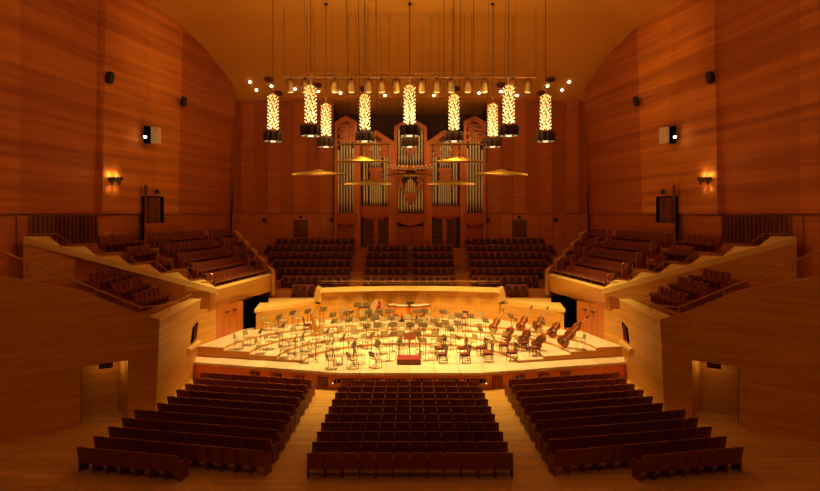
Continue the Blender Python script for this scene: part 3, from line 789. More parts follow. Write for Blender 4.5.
for s in (1,-1):
    X = (lambda p: p) if s > 0 else mir
    def xx(a, b): return (a, b) if s > 0 else (mir(b), mir(a))
    # outer tower
    a, b = xx(334.5,357)
    op(gable(a, b, X(346), 122, 121.5, 115.5, 249) if s > 0 else gable(a, b, X(346), 121.5, 122, 115.5, 249), 'tower_frame', 'organ')
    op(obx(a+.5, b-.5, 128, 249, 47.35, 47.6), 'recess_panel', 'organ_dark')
    op(MB().slab([O(a+1,124,47.3),O(X(346),118,47.3),O(b-1,124,47.3),O(b-1,130,47.3),O(a+1,130,47.3)], (0,.1,0)), 'gable_panel', 'organ_panel')
    fret(*xx(338,354), 124, 142, 5, 5)
    hs = [150,140,134,127,136,148]
    for i in range(6): pipe(X(338.6+2.9*i), 2.3, hs[i], 200, 212.5)
    op(obx(*xx(334.5,357), 213, 222.5, 46.6, 47.3), 'belly_panel', 'organ_panel')
    u, v = xx(336,356)
    def bracket(u, v, y0, y1):
        pts = [O(u+(v-u)*t, y0+(y1-y0)*math.sin(PI*t), 46.75) for t in [k/12 for k in range(13)]]
        return MB().slab([O(u, y0-.8, 46.75)]+pts+[O(v, y0-.8, 46.75)], (0,.5,0))
    op(bracket(u, v, 223, 226), 'curved_bracket', 'organ_panel')
    op(obx(*xx(337.5,354.5), 226, 249, 47.1, 47.3), 'lower_panel', 'organ_panel')
    # middle tower
    a, b = xx(357,393)
    if s > 0: g = gable(357.5, 392, 376.5, 140, 140.5, 130, 249)
    else: g = gable(mir(392), mir(357.5), mir(376.5), 140.5, 140, 130, 249)
    op(g, 'tower_frame', 'organ')
    op(MB().slab([O(a+2,141,47.3),O(X(376.5),133,47.3),O(b-2,141,47.3),O(b-2,158,47.3),O(a+2,158,47.3)], (0,.1,0)), 'gable_panel', 'organ_panel')
    op(obx(a+.5, b-.5, 140, 249, 47.4, 47.6), 'recess_panel', 'organ_dark')
    fret(*xx(362,388), 139, 158, 7, 5, shape=lambda x, y: abs(x-X(375.5)) > 4.5)
    for i in range(5): pipe(X(370.6+2.4*i), 2.1, [146,142,139.5,142,146][i], 162, 167.5)
    for i, hh in ((0,152),(1,157),(2,157),(3,152)): pipe(X([364.3,367.,384.6,387.2][i]), 2.2, hh, 198, 205.5)
    op(obx(*xx(369,382.5), 167.5, 171, 46.8, 47.2), 'carved_rail', 'organ')
    fret(*xx(369.5,382), 171, 181, 5, 4)
    for i in range(6): pipe(X(370.4+2.2*i), 2., 180, 200, 205.5, 47.05)
    op(obx(*xx(361,389.5), 206, 217, 46.6, 47.3), 'belly_panel', 'organ_panel')
    for p0, p1 in ((364.5,374),(378,387.5)):
        dr = op(obx(*xx(p0,p1), 219, 246, 47.1, 47.2), 'organ_door', 'organ_panel')
        lv = MB()
        c0, c1 = xx(p0+.8,p1-.8)
        for k in range(5):
            l = O(c0+(c1-c0)*(k+.5)/5, 245, 47.06); h = O(0, 220.5, 47.06).z; lv.box((l.x,l.y,(l.z+h)/2), (.1,.04,h-l.z))
        lv.build('louvre', 'organ_dark', dr)
    op(obx(*xx(374.3,377.7), 218, 249, 46.85, 47.2), 'lower_post', 'organ')
    op(bracket(*xx(363,389), 217.5, 219.5), 'curved_bracket', 'organ_panel')
    # lit column between middle and centre towers
    op(obx(*xx(388.6,394.5), 141, 249, 46.55, 47.2), 'column', 'organ')
    op(obx(*xx(355.8,359.5), 140, 249, 46.65, 47.2), 'column', 'organ')
# centre tower
op(gable(394, 427, 410.4, 126.5, 126.5, 117, 249), 'tower_frame', 'organ')
op(MB().slab([O(396,128,47.3),O(410.4,120,47.3),O(425,128,47.3),O(425,136,47.3),O(396,136,47.3)], (0,.1,0)), 'gable_panel', 'organ_panel')
op(obx(395, 426, 128, 249, 47.4, 47.6), 'recess_panel', 'organ_dark')
for i in range(9):
    d = abs(i-4); pipe(398.8+2.9*i, 2.5, [146,141,137,132,130][d], 158-d*.4, 165)
fret(404, 417, 146, 157, 5, 5, 46.75, lambda x, y: abs(x-410.4) < (158-y)*.55)
op(obx(396, 425, 165, 170, 46.75, 47.2), 'trumpet_rail', 'organ')
for s in (1,-1):
    for i in range(10):
        t = i/9; px = 393.5+14*t if s > 0 else mir(393.5+14*t)
        a = O(px+ s*2*(t), 170-1.2*math.sin(PI*t), 46.8); b = O(px-s*(5.2-4.6*t), (164.8 if i % 2 else 167.6)+1.6*t, 45.3)
        mb = MB().tube([a, a.lerp(b,.75)], .025, 8, .035); mb.tube([a.lerp(b,.75), b], .035, 8, .075)
        op(mb, 'trumpet_pipe', 'tin', True)
op(obx(391, 405.5, 171, 173.3, 46.5, 47.), 'trumpet_shelf', 'organ'); op(obx(415.3, 430, 171, 173.3, 46.5, 47.), 'trumpet_shelf', 'organ')
fret(397, 424, 176, 190, 9, 5, 46.85, lambda x, y: abs(x-410.4) > 4+(190-y)*.35 and abs(x-410.4) < 13.5-(y-176)*.25)
for i in range(5): pipe(406.2+2.1*i, 1.9, [183,180,178,180,183][i], 190.5, 193.5, 46.8)
op(obx(405, 416, 193.5, 197, 46.75, 47.2), 'small_case_rail', 'organ')
op(MB().slab([O(405,197,46.8),O(416,197,46.8),O(410.4,205,46.8)], (0,.2,0)), 'pendant_panel', 'organ_panel')
for i in range(9):
    d = abs(i-4); pipe(398.6+2.95*i, 2.4, [196,196,190,184,181][d], 207, 212.5, 47.1)
op(obx(395, 426, 213.5, 221, 46.6, 47.3), 'belly_panel', 'organ_panel')
pts = [O(395.5+30*t, 221+4.5*math.sin(PI*t), 46.6) for t in [k/14 for k in range(15)]]
op(MB().slab(pts, (0,.6,0)), 'curved_bracket', 'organ_panel')
for i in range(2): op(obx(396.5+14.2*i, 410+14.2*i, 226, 249, 47.1, 47.3), 'lower_panel', 'organ_panel')
op(obx(334.5, 486, 247.5, 250.5, 46.8, 48.3), 'plinth', 'organ_panel')
for px0, px1, py in ((335,357,120),(463.6,485.6,120),(358,393,138),(427.6,462.6,138),(394.5,426.5,126)):
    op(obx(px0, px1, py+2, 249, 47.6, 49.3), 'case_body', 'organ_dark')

# ---------------------------------------------------------------- chandeliers
def make_chandelier(label):
    r = thing('chandelier', label, 'chandelier')
    # local z=0 is the underside of the drum
    dr = MB().lathe([(.18,.04),(.43,.04),(.45,.3),(.43,.52),(.1,.58)], 20)
    for k in range(9):
        a = 2*PI*k/9; dr.lathe([(.125,.0),(.14,.04),(.14,.50),(.10,.55)], 10, (.41*math.cos(a),.41*math.sin(a),0))
    d = dr.build('lamp_drum', 'dark', r, smooth=True)
    ln = MB()
    for k in range(9):
        a = 2*PI*k/9; ln.lathe([(.08,.0),(.10,.015),(.10,.03)], 10, (.41*math.cos(a),.41*math.sin(a),0))
    ln.lathe([(.15,-.03),(.15,.03)], 12); ln.build('downlight_lens', 'lampglow', d)
    MB().lathe([(.07,.58),(.07,2.7)], 10).build('inner_tube', 'crystalcore', r)
    for j in range(10):
        z = .74+.195*j; m_ = MB()
        for k in range(7):
            a = 2*PI*(k+(.5 if j % 2 else 0))/7+.13*j
            for rr, ww, hh in ((.285,.062,.058),(.16,.045,.045)):
                ca, sa = math.cos(a), math.sin(a); c = Vector((rr*ca, rr*sa, z+(.0 if rr > .2 else .1)))
                tx = (Vector((-sa,ca,0))*.9+Vector((0,0,.35 if k % 2 else -.35)))*ww; up = Vector((ca*.05,sa*.05,hh)); o_ = Vector((ca,sa,0))*.03
                m_.add([c-tx, c-up, c+tx, c+up, c+o_, c-o_], [(0,1,4),(1,2,4),(2,3,4),(3,0,4),(1,0,5),(2,1,5),(3,2,5),(0,3,5)])
        m_.build('crystal_tier', 'crystal', r)
    return r
CHL = [(273,143,32.9,'middle','far left'),(310.7,137.5,30.5,'nearest','left'),(326,148.5,35.6,'farthest','left'),(364.7,143,32.9,'middle','left of centre'),
       (409.6,137.5,30.5,'nearest','centre'),(409.8,148.5,35.6,'farthest','centre'),(454,143,32.9,'middle','right of centre'),(492.7,148.5,35.6,'farthest','right'),
       (508.7,137.5,30.5,'nearest','right'),(545.5,143,32.9,'middle','far right')]
def spot(name, loc, target, energy, col, size, blend, soft):
    L_ = bpy.data.lights.new(name, 'SPOT'); L_.energy = energy; L_.color = col; L_.spot_size = math.radians(size); L_.spot_blend = blend; L_.shadow_soft_size = soft
    o = bpy.data.objects.new(name, L_); COL.objects.link(o); o.location = loc
    o.rotation_euler = (Vector(target)-Vector(loc)).to_track_quat('-Z', 'Y').to_euler(); return o
WARM = (1., .64, .20)
for k, (px, py, Y, row, pos) in enumerate(CHL):
    p = P(px, py-1.6, Y)
    r = spawn(STORE, 'chandelier', make_chandelier, p, 0, f'crystal column chandelier with dark drum, {pos} of the {row} row over stage', 'crystal chandeliers over the stage')
    h = zc(Y)-p.z
    MB().tube([(0,0,2.6),(0,0,h-.08)], .018, 6).lathe([(.12,h-.12),(.12,h-.02)], 12).build('suspension_rod', 'dark', r)
    spot('chandelier_downlight', (p.x, p.y, p.z-.12), (p.x*.9, p.y+.0, -8), 2900, WARM, 92, .8, .35)
    L_ = bpy.data.lights.new('chandelier_glow', 'POINT'); L_.energy = 90; L_.color = WARM; L_.shadow_soft_size = .25
    lo = bpy.data.objects.new('chandelier_glow', L_); COL.objects.link(lo); lo.location = (p.x, p.y, p.z+3.0)

# acoustic reflectors
for k, (px, py, w, Y, lab) in enumerate([(319,174.6,52,33.5,'left outer low'),(361.5,162.,55,32.,'left upper'),(368.5,184,47.5,37.,'left inner low'),(362,144.5,57,30.4,'left topmost'),
        (410,175.6,46,38.5,'central'),(501,174.6,52,33.5,'right outer low'),(458.5,162.,55,32.,'right upper'),(451.5,184,47.5,37.,'right inner low'),(458,144.5,57,30.4,'right topmost')]):
    p = P(px, py, Y); R_ = w/F*Y/2
    r = thing('acoustic_reflector', f'{lab} golden saucer-shaped acoustic reflector hanging over the stage', 'reflector', p, 0, 'saucer acoustic reflectors')
    r.rotation_euler = (.125 if 'topmost' in lab else .085, 0, 0)
    th = .08 if 'topmost' in lab else (.12 if lab == 'central' else .26)
    MB().lathe([(R_*.2,-.05),(R_*.7,-.04),(R_,.0),(R_*.99,.05),(R_*.8,th*.4),(R_*.45,th*.68),(R_*.22,th*.85),(R_*.16,th*1.1),(R_*.05,th*1.2)], 32).build('saucer', 'reflector', r, smooth=True)
    MB().lathe([(R_-.03,-.03),(R_+.02,-.02),(R_+.02,.03),(R_-.03,.03)], 32).build('edge_ring', 'rail', r)
    for i in range(3):
        a = 2*PI*i/3+.5; MB().tube([(R_*.6*math.cos(a),R_*.6*math.sin(a),.05),(R_*.6*math.cos(a),R_*.6*math.sin(a),zc(Y+R_*.6*math.sin(a))-p.z-.02)], .008, 5).build('cable', 'dark', r)

# stage lanterns on their batten
bt = thing('lighting_batten', 'long horizontal bar carrying the row of stage lanterns', 'lighting bar', (0,36,0))
zb = P(0,77.5,36).z; x0, x1 = P(284,77,36).x, P(536,77,36).x
bt.location = (0,36,zb)
MB().tube([(x0,0,0),(x1,0,0)], .045, 8).build('bar', 'rail', bt)
for i in range(7):
    x = x0+(x1-x0)*i/6; MB().tube([(x,0,0),(x,0,zc(36)-zb-.02)], .012, 5).build('cable', 'dark', bt)
bt2 = thing('lighting_batten', 'upper thin bar with loops of cable behind the stage lanterns', 'lighting bar', (0,37.2,P(0,73.5,37.2).z))
zz = bt2.location.z
MB().tube([(-6.9,0,0),(6.9,0,0)], .03, 8).build('bar', 'rail', bt2)
m_ = MB()
for i in range(8):
    xa = -6.6+i*1.65; m_.tube([(xa+1.65*t, 0, -.42*math.sin(PI*t)) for t in [k/8 for k in range(9)]], .02, 5)
m_.build('cable_loop', 'dark', bt2)
for i in range(6): MB().tube([(-6.6+13.2*i/5,0,0),(-6.6+13.2*i/5,0,zc(37.2)-zz-.02)], .012, 5).build('cable', 'dark', bt2)
def make_lantern(label):
    r = thing('stage_lantern', label, 'stage light')
    MB().tube([(-.22,0,-.45),(-.22,0,-.12),(-.1,0,-.04),(.1,0,-.04),(.22,0,-.12),(.22,0,-.45)], .02, 6).build('yoke', 'dark', r)
    MB().box((0,0,.0), (.1,.12,.12)).build('clamp', 'dark', r)
    R = Matrix.Rotation(.25, 3, 'X')
    b = MB().lathe([(.08,.28),(.15,.22),(.17,.05),(.19,-.12),(.21,-.3),(.19,-.32)], 14, (0,0,-.5), R).build('housing', 'lantern', r, smooth=True)
    MB().lathe([(.18,-.31),(.19,-.34),(.06,-.40)], 14, (0,0,-.5), R).build('lens', 'lens', b, smooth=True)
    return r
for k, px in enumerate((290.5,304.8,334.5,351.3,368.4,381.6,396.3,422,437,451,467.7,484.7,512.7,528)):
    spawn(STORE, 'lantern', make_lantern, (P(px,78,36).x, 36, zb-.06), 0, f'pale stage lantern hanging from the long bar, {ORD[k]} from the left', 'stage lanterns on the long bar')

# ceiling downlights and round vents
def ceil_hit(px, py):
    t = (px-410)/F; u = (214-py)/F
    for (y1,z1),(y0,z0) in zip(CEIL, CEIL[1:]):
        k = (z1-z0)/(y1-y0); Y = (z0-k*y0)/(u-k) if abs(u-k) > 1e-6 else -1
        if y0-.01 <= Y <= y1+.01: return Vector((t*Y, Y, u*Y)), math.atan(k)
    return None, 0
dl = [(256.5,89),(271.5,85),(295,88),(318.5,90.5),(340.5,92),(385,94.5),(434,94.5),(479,92),(501,90.5),(517,94.5),(547.5,85),(562,89),(569,81),(250,81)]
for k, (px, py) in enumerate(sorted(dl)):
    h, a = ceil_hit(px, py)
    if h is None: continue
    r = thing('ceiling_downlight', f'small bright round downlight in the ceiling, {ORD[k]} from the left', 'ceiling light', h+Vector((0,0,-.03)), 0, 'round ceiling downlights')
    r.rotation_euler = (a,0,0)
    MB().lathe([(.13,-.04),(.15,.0),(.15,.03)], 14).build('trim_ring', 'dark', r)
    MB().lathe([(.10,-.1),(.11,-.02),(.11,.02)], 14).build('lamp', 'dotglow', r)
for k, (px, py) in enumerate(sorted([(269,79),(278.5,92.3),(317.5,84.3),(364,88),(456,88),(501,84.3),(541.5,92.3),(550.5,79)])):
    h, a = ceil_hit(px, py)
    if h is None: continue
    r = thing('ceiling_vent', f'dark round air vent in the ceiling, {ORD[k]} from the left', 'vent', h+Vector((0,0,-.02)), 0, 'round ceiling vents'); r.rotation_euler = (a,0,0)
    MB().lathe([(.38,-.05),(.42,.02),(.42,.05)], 18).build('vent_ring', 'rail', r)
    MB().lathe([(.33,-.07),(.33,.0)], 18).build('vent_disc', 'door', r)

# ---------------------------------------------------------------- orchestra furniture
def hit(px, py, h):
    """walk along the sight line until it is h above the stage or riser there"""
    Y = 28.2
    while Y < 39.3:
        p = P(px, py, Y)
        if p.z <= sz(p.x, p.y)+h and p.z-sz(p.x,p.y)-h > -.2: return Vector((p.x, p.y, sz(p.x, p.y)))
        Y += .02
    p = P(px, py, 39.0); return Vector((p.x, 39.0, sz(p.x, 39.0)))
def ymax(x): x = abs(x); return (39.45-.9*(x/5.95)**2 if x < 5.95 else 38.75-(x-5.9)*1.08)-.5
_hit = hit
def hit(px, py, h):
    p = _hit(px, py, h)
    if p.y > ymax(p.x): p.y = ymax(p.x); p.z = sz(p.x, p.y)
    return p
COND = Vector((0,30.4,0))
def face(p): return math.atan2(-(COND.x-p.x), COND.y-p.y)    # local +y looks at the conductor
def make_chair(label):
    r = thing('orchestra_chair', label, 'chair')
    st = MB().bevbox((0,0,0), (.44,.035,.42), .05); st.v = [(x, z+.02, y+.45) for x, y, z in st.v]; st.build('seat', 'paleseat', r)
    MB().bevbox((0,-.235,.70), (.43,.03,.28), .05, mat=Matrix.Rotation(.14,3,'X')).build('backrest', 'paleseat', r)
    for sx in (-1,1):
        MB().tube([(sx*.22,.2,.44),(sx*.23,.22,.02),(sx*.23,-.24,.02),(sx*.22,-.17,.44),(sx*.21,-.26,.82)], .014, 6).build('leg', 'chrome', r)
    MB().tube([(-.23,.22,.02),(.23,.22,.02)], .012, 6).tube([(-.23,-.24,.02),(.23,-.24,.02)], .012, 6).build('stretcher', 'chrome', r)
    return r
CHAIRS = [(239,336),(249,332.6),(267,318.4),(283,316),(298.7,314.5),(276,325.5),(270,336.5),(260.8,340.4),(296.5,329.4),(284,334),(293,340.4),(306,338.7),(284,344.2),(313,343.5),(305,349),(317,334.3),(315.5,317),
 (331,354.6),(352.5,354.3),(375.5,353.5),(338,350.5),(359,350),(383,347.6),(331.8,343),(353,342.5),(355.7,329),(367.3,336.5),(381,341.4),(402,343.5),(386,334),(324.5,331),(334.5,337),
 (345.7,307.6),(341,322),(356.7,321),(363,313.7),(371.6,321),(378,313),(324,322.5),(342.5,329.3),(357,334.5),(370,327.5),(383,326),(383.7,320),(432.5,346.4),
 (428,312.6),(445.5,313),(463,315),(478.5,315),(450.5,320),(436,320),(422,320),(408,318.6),(396,319.5),(401,325.5),(414.8,325),(428.5,325.3),(442.8,326.4),(458,327),(401,333.5),(412,334.6),(434,334.6),(450.5,337),(471.4,337),(436,340.5),(421.4,341),
 (502,334),(513,338),(490,331.5),(536,331),(580,336.5),(486,341.5)]
PLACED = []
pl = []
for px, py in CHAIRS:
    p = hit(px, py, .70); bad = False
    for q, rad in PLACED:
        d = (p.xy-q.xy).length
        if d < .5 and d > 0: p.xy = q.xy+(p.xy-q.xy)*(.52/d)
    p.z = sz(p.x, p.y); PLACED.append((p.copy(), .25)); pl.append((tier(p.x,p.y), p.x/p.y, p))
for ti in range(-1, 4):
    row = sorted([q for q in pl if q[0] == ti], key=lambda q: q[1])
    where = 'on the flat stage floor' if ti < 0 else f'on the {TNAME[ti]} riser'
    for k, (_, _, p) in enumerate(row):
        spawn(STORE, 'chair', make_chair, p, face(p)+random.uniform(-.12,.12), f'pale chair with metal sled legs {where}, {ORD[k]} from the left', 'pale orchestra chairs '+where)
def make_stand(label):
    r = thing('music_stand', label, 'music stand')
    d = MB().bevbox((0,.06,1.05), (.50,.02,.34), .03, mat=Matrix.Rotation(-.42,3,'X')); dk = d.build('desk', 'stand', r)
    MB().box((0,-.03,.90), (.50,.08,.015)).build('desk_lip', 'stand', dk)
    MB().tube([(0,0,.06),(0,.05,1.0)], .016, 6).build('pole', 'dark', r)
    for k in range(3):
        a = 2*PI*k/3+PI/6; MB().tube([(0,0,.14),(.24*math.cos(a),.24*math.sin(a),.012)], .011, 6).build('leg', 'dark', r)
    return r
STANDS = [(278,317),(292,314.5),(307.5,312.3),(282.8,324.4),(262.5,330.5),(286.5,337.6),(323,309.3),(327,315.4),(357,304.8),(366,304.8),(345.7,313),(369.4,313),(382,313),(394,313.5),(334,321),(348.5,320.3),(364,319.8),(376,319),(389.8,318.7),
 (366,327),(378.8,326.4),(395,326),(375,335),(392.5,334),(346,336),(328,332.4),(332,341.5),(309,342),(410,302.6),(408.7,313),(423,313.7),(440,314),(455.5,315),(471,316),(415.3,319.8),(431,320.3),(444,321.4),(458,322),(410.4,326.4),(423.5,326.4),(436,328),(451,328.6),(474,331),
 (419.7,334),(446,337),(467,337),(399,340),(421,340),(486,320),(511.7,316),(490,336),(542,322.5),(354,346),(376,345),(299,334)]
pl = []
for px, py in STANDS:
    p = hit(px, py, 1.04)
    for _ in range(2):
        for q, rad in PLACED:
            d = (p.xy-q.xy).length
            if 0 < d < .52: p.xy = q.xy+(p.xy-q.xy)*(.54/d)
    p.z = sz(p.x,p.y); PLACED.append((p.copy(), .3)); pl.append((tier(p.x,p.y), p.x/p.y, p))
for ti in range(-1, 4):
    row = sorted([q for q in pl if q[0] == ti], key=lambda q: q[1])
    where = 'on the flat stage floor' if ti < 0 else f'on the {TNAME[ti]} riser'
    for k, (_, _, p) in enumerate(row):
        spawn(STORE, 'stand', make_stand, p, face(p)+PI+PI, f'dark music stand {where}, {ORD[k]} from the left', 'music stands '+where)
# dark wooden cello chairs
def make_dark_chair(label):
    r = thing('wooden_chair', label, 'chair')
    st = MB().bevbox((0,0,0), (.42,.06,.42), .04); st.v = [(x, z+.02, y+.46) for x, y, z in st.v]; st.build('seat', 'redseat', r)
    MB().box((0,0.02,.41), (.42,.42,.05)).build('seat_frame', 'darkwood', r)
    for sx in (-1,1):
        MB().tube([(sx*.19,.2,.44),(sx*.19,.21,.0)], .024, 6, .018).build('leg', 'darkwood', r)
        MB().tube([(sx*.19,-.24,.0),(sx*.19,-.18,.44),(sx*.19,-.26,.92)], .022, 6).build('leg', 'darkwood', r)
    b = MB().bevbox((0,-.25,.86), (.38,.03,.12), .03); b.bevbox((0,-.22,.66), (.13,.025,.36), .02); b.box((0,-.2,.52), (.36,.025,.05)); b.build('backrest', 'darkwood', r)
    MB().box((0,-.2,.2), (.36,.02,.03)).box((-.19,0,.16), (.02,.36,.03)).box((.19,0,.16), (.02,.36,.03)).build('stretcher', 'darkwood', r)
    return r
DARK = [((442.5,362.5),'front'),((465,362.5),'front'),((488,361.5),'front'),((512,360.5),'front'),((534.5,355.5),'front'),((440,356),'rear'),((462,356),'rear'),((482,355),'rear'),((504,354),'rear'),((524,350.5),'rear')]
cnt = {'front':0,'rear':0}
for (px, py), row in DARK:
    Y = 33.
    p = hit(px, py, .02)
    lab = f'dark wooden red-seated chair, {row} line right of podium, {ORD[cnt[row]]} from left'; cnt[row] += 1
    spawn(STORE, 'dark', make_dark_chair, p, PI/2+.25+random.uniform(-.15,.15), lab, 'dark wooden cello chairs'); PLACED.append((p, .3))
p = hit(307.3, 331.5, .02); spawn(STORE, 'dark', make_dark_chair, p, -PI/2+.4, 'dark wooden chair standing beside the golden harp', 'dark wooden cello chairs')
# tall stool
p = hit(464, 331, .02); r = thing('tall_stool', 'tall dark stool with a high back among the music stands right of centre', 'stool', p, face(p))
MB().lathe([(.17,.70),(.19,.74),(.17,.78)], 16).build('seat', 'darkwood', r)
for sx in (-1,1):
    MB().tube([(sx*.2,.2,0),(sx*.16,.12,.72)], .022, 6).build('leg', 'darkwood', r); MB().tube([(sx*.2,-.2,0),(sx*.17,-.15,.72),(sx*.18,-.2,1.15)], .022, 6).build('leg', 'darkwood', r)
MB().box((0,-.19,1.08), (.36,.03,.12)).build('backrest', 'darkwood', r); MB().box((0,.17,.3), (.34,.02,.03)).box((0,-.18,.3), (.34,.02,.03)).build('footrest', 'darkwood', r)

# double basses resting on their ribs, scroll up to the right
def make_bass(label):
    r = thing('double_bass', label, 'double bass')
    half = [(0,0),(.14,.01),(.26,.07),(.33,.18),(.34,.30),(.31,.40),(.24,.48),(.205,.56),(.21,.64),(.25,.72),(.26,.82),(.23,.92),(.15,1.02),(.06,1.10),(0,1.11)]
    out = half+[(-x,z) for x, z in reversed(half[1:-1])]
    n = len(out); m_ = MB(); c = .55
    lay = [(-.12,.94),(-.10,1.),(.10,1.),(.12,.94)]
    vs = []
    for y, k in lay: vs += [(x*k, y, c+(z-c)*k) for x, z in out]
    fs = [(j*n+i, j*n+(i+1)%n, (j+1)*n+(i+1)%n, (j+1)*n+i) for j in range(3) for i in range(n)]
    vs += [(0,-.145,.35),(0,.145,.35)]; fs += [(n*4, i, (i+1)%n) for i in range(n)]+[(n*4+1, 3*n+(i+1)%n, 3*n+i) for i in range(n)]
    m_.add(vs, fs); body = m_.build('body', 'bass', r, smooth=True)
    MB().box((0,-.20,.50), (.17,.02,.14)).build('bridge', 'bassneck', body)
    MB().hexa([(-.04,-.17,.12),(.04,-.17,.12),(.04,-.155,.12),(-.04,-.155,.12)], [(-.06,-.2,.42),(.06,-.2,.42),(.06,-.18,.42),(-.06,-.18,.42)]).build('tailpiece', 'ebony', body)
    f = MB()
    for sx in (-1,1): f.tube([(sx*.1,-.147,.42),(sx*.13,-.147,.5),(sx*.11,-.147,.6)], .012, 5)
    f.build('sound_hole', 'ebony', body)
    MB().hexa([(-.035,-.13,1.0),(.035,-.13,1.0),(.035,-.05,1.0),(-.035,-.05,1.0)], [(-.024,-.11,1.66),(.024,-.11,1.66),(.024,-.06,1.66),(-.024,-.06,1.66)]).build('neck', 'bassneck', r)
    MB().hexa([(-.045,-.19,.66),(.045,-.19,.66),(.045,-.165,.66),(-.045,-.165,.66)], [(-.026,-.135,1.62),(.026,-.135,1.62),(.026,-.112,1.62),(-.026,-.112,1.62)]).build('fingerboard', 'bassneck', r)
    h = MB().box((0,-.08,1.74), (.055,.07,.18)); h.lathe([(.02,-.045),(.055,-.04),(.06,0),(.055,.04),(.02,.045)], 12, (0,-.09,1.86), Matrix.Rotation(PI/2,3,'Y'))
    for k in range(4): h.tube([(-.12 if k % 2 else .12,-.08,1.69+.035*k),(0,-.08,1.69+.035*k)], .012, 5)
    h.build('scroll', 'ebony', r); MB().tube([(0,0,.02),(0,0,-.12)], .012, 6).build('endpin', 'dark', r)
    return r
BASS = [(494.5,326,28,.84),(508,335.5,28,.86),(522,323.5,28,.9),(524,337.5,32,.9),(538.5,324,28,.86),(538.5,341.5,40,.88),(553.5,330,32,.9),(565.5,339,40,.98),(573,331,44,.86)]
order = sorted(range(len(BASS)), key=lambda i: BASS[i][0])
for k, i in enumerate(order):
    px, py, tl, sc_ = BASS[i]
    p = hit(px, py, .48); lab = f'red-brown double bass lying tilted with scroll up right, {ORD[k]} from the left'
    o = spawn(STORE, 'bass', make_bass, p, 0, lab, 'double basses at the right of the orchestra')
    R = Matrix.Rotation(-.35, 4, 'Z') @ Matrix.Rotation(math.radians(tl), 4, 'Y') @ Matrix.Rotation(.25 if k % 2 else -.1, 4, 'X')
    lo = min(((R @ Vector(v.co))*sc_).z for ch in KIDS[STORE['bass'].name] if ch.name.startswith('body') for v in ch.data.vertices)
    o.rotation_euler = R.to_euler(); o.scale = (sc_,)*3
    cen = (R @ Vector((0,0,.42)))*sc_
    o.location = (p.x-cen.x, p.y-cen.y+.1, sz(p.x,p.y)-lo+.004)

# harp
p = hit(315, 335.5, .02); r = thing('concert_harp', 'golden concert harp standing on the left of the orchestra', 'harp', p, -.1)
MB().lathe([(.16,.0),(.17,.05),(.12,.1),(.12,.14)], 16, (.06,0,0)).build('base', 'gold', r)
MB().tube([(.30,0,.1),(.34,0,1.62)], .035, 10).lathe([(.05,1.58),(.075,1.64),(.07,1.72),(.02,1.78)], 12, (.34,0,0)).build('column', 'gold', r, smooth=True)
MB().tube([(.34,0,1.66),(.22,0,1.66),(.10,0,1.56),(-.02,0,1.36),(-.14,0,1.24),(-.25,0,1.28)], .045, 10).build('neck', 'gold', r, smooth=True)
MB().tube([(.06,0,.1),(-.09,0,.7),(-.25,0,1.28)], .17, 10, .06).build('soundbox', 'gold', r, smooth=True)
st = MB()
for k in range(12):
    t = k/11; a = Vector((.05,0,.18)).lerp(Vector((-.24,0,1.22)), t); b = Vector((.27,0,1.62)).lerp(Vector((-.16,0,1.24)), t); st.tube([a, b], .003, 4)
st.build('strings', 'bassneck', r)

# timpani
for k, (px, py, rr) in enumerate([(393.5,309,.33),(402,310.5,.39),(416.5,310.5,.40),(424.5,309,.33)]):
    Y = 38.55 if k in (0,3) else 38.2
    x = (px-410)/F*Y; z = sz(x, Y)
    r = thing('kettle_drum', f'copper kettledrum at the back of the orchestra, {ORD[k]} from the left', 'timpani', (x,Y,z), 0, 'copper kettledrums'); r.scale = (1.2,1.2,1.24)
    MB().lathe([(.06,.26),(rr*.55,.30),(rr*.85,.42),(rr,.62),(rr,.80)], 20).build('bowl', 'copper', r, smooth=True)
    MB().lathe([(rr,.78),(rr+.03,.79),(rr+.03,.84),(rr,.84)], 20).build('rim', 'dark', r)
    MB().lathe([(rr*.98,.83),(rr*.9,.845),(.02,.85)], 20).build('drum_head', 'skin', r)
    for i in range(3):
        a = 2*PI*i/3+.5; MB().tube([(rr*.9*math.cos(a),rr*.9*math.sin(a),.7),(rr*.95*math.cos(a),rr*.95*math.sin(a),.3),(rr*.5*math.cos(a),rr*.5*math.sin(a),.03)], .018, 6).build('leg', 'dark', r)
    MB().lathe([(rr*.6,.0),(rr*.6,.03),(.05,.06),(.05,.26)], 14).build('foot', 'dark', r)
# concert bass drum
p = hit(376.5, 313, .1); r = thing('bass_drum', 'large concert bass drum with red shell tilted on its stand', 'bass drum', p, 0)
R = Vector((-.86,-.36,.36)).to_track_quat('Z','Y').to_matrix()
MB().lathe([(.43,-.2),(.44,-.2),(.44,.2),(.43,.2)], 24, (0,0,.82), R).build('shell', 'redshell', r, smooth=True)
MB().lathe([(.42,.2),(.42,.215),(.02,.22)], 24, (0,0,.82), R).lathe([(.02,-.22),(.42,-.215),(.42,-.2)], 24, (0,0,.82), R).build('drum_head', 'skin', r)
MB().lathe([(.43,.17),(.47,.17),(.47,.22),(.43,.22)], 24, (0,0,.82), R).lathe([(.43,-.22),(.47,-.22),(.47,-.17),(.43,-.17)], 24, (0,0,.82), R).build('hoop', 'bassneck', r)
for sx in (-1,1):
    MB().tube([(sx*.35,-.25,0),(sx*.4,0,.8)], .022, 6).build('leg', 'dark', r); MB().tube([(sx*.35,.25,0),(sx*.4,0,.8)], .022, 6).build('leg', 'dark', r)
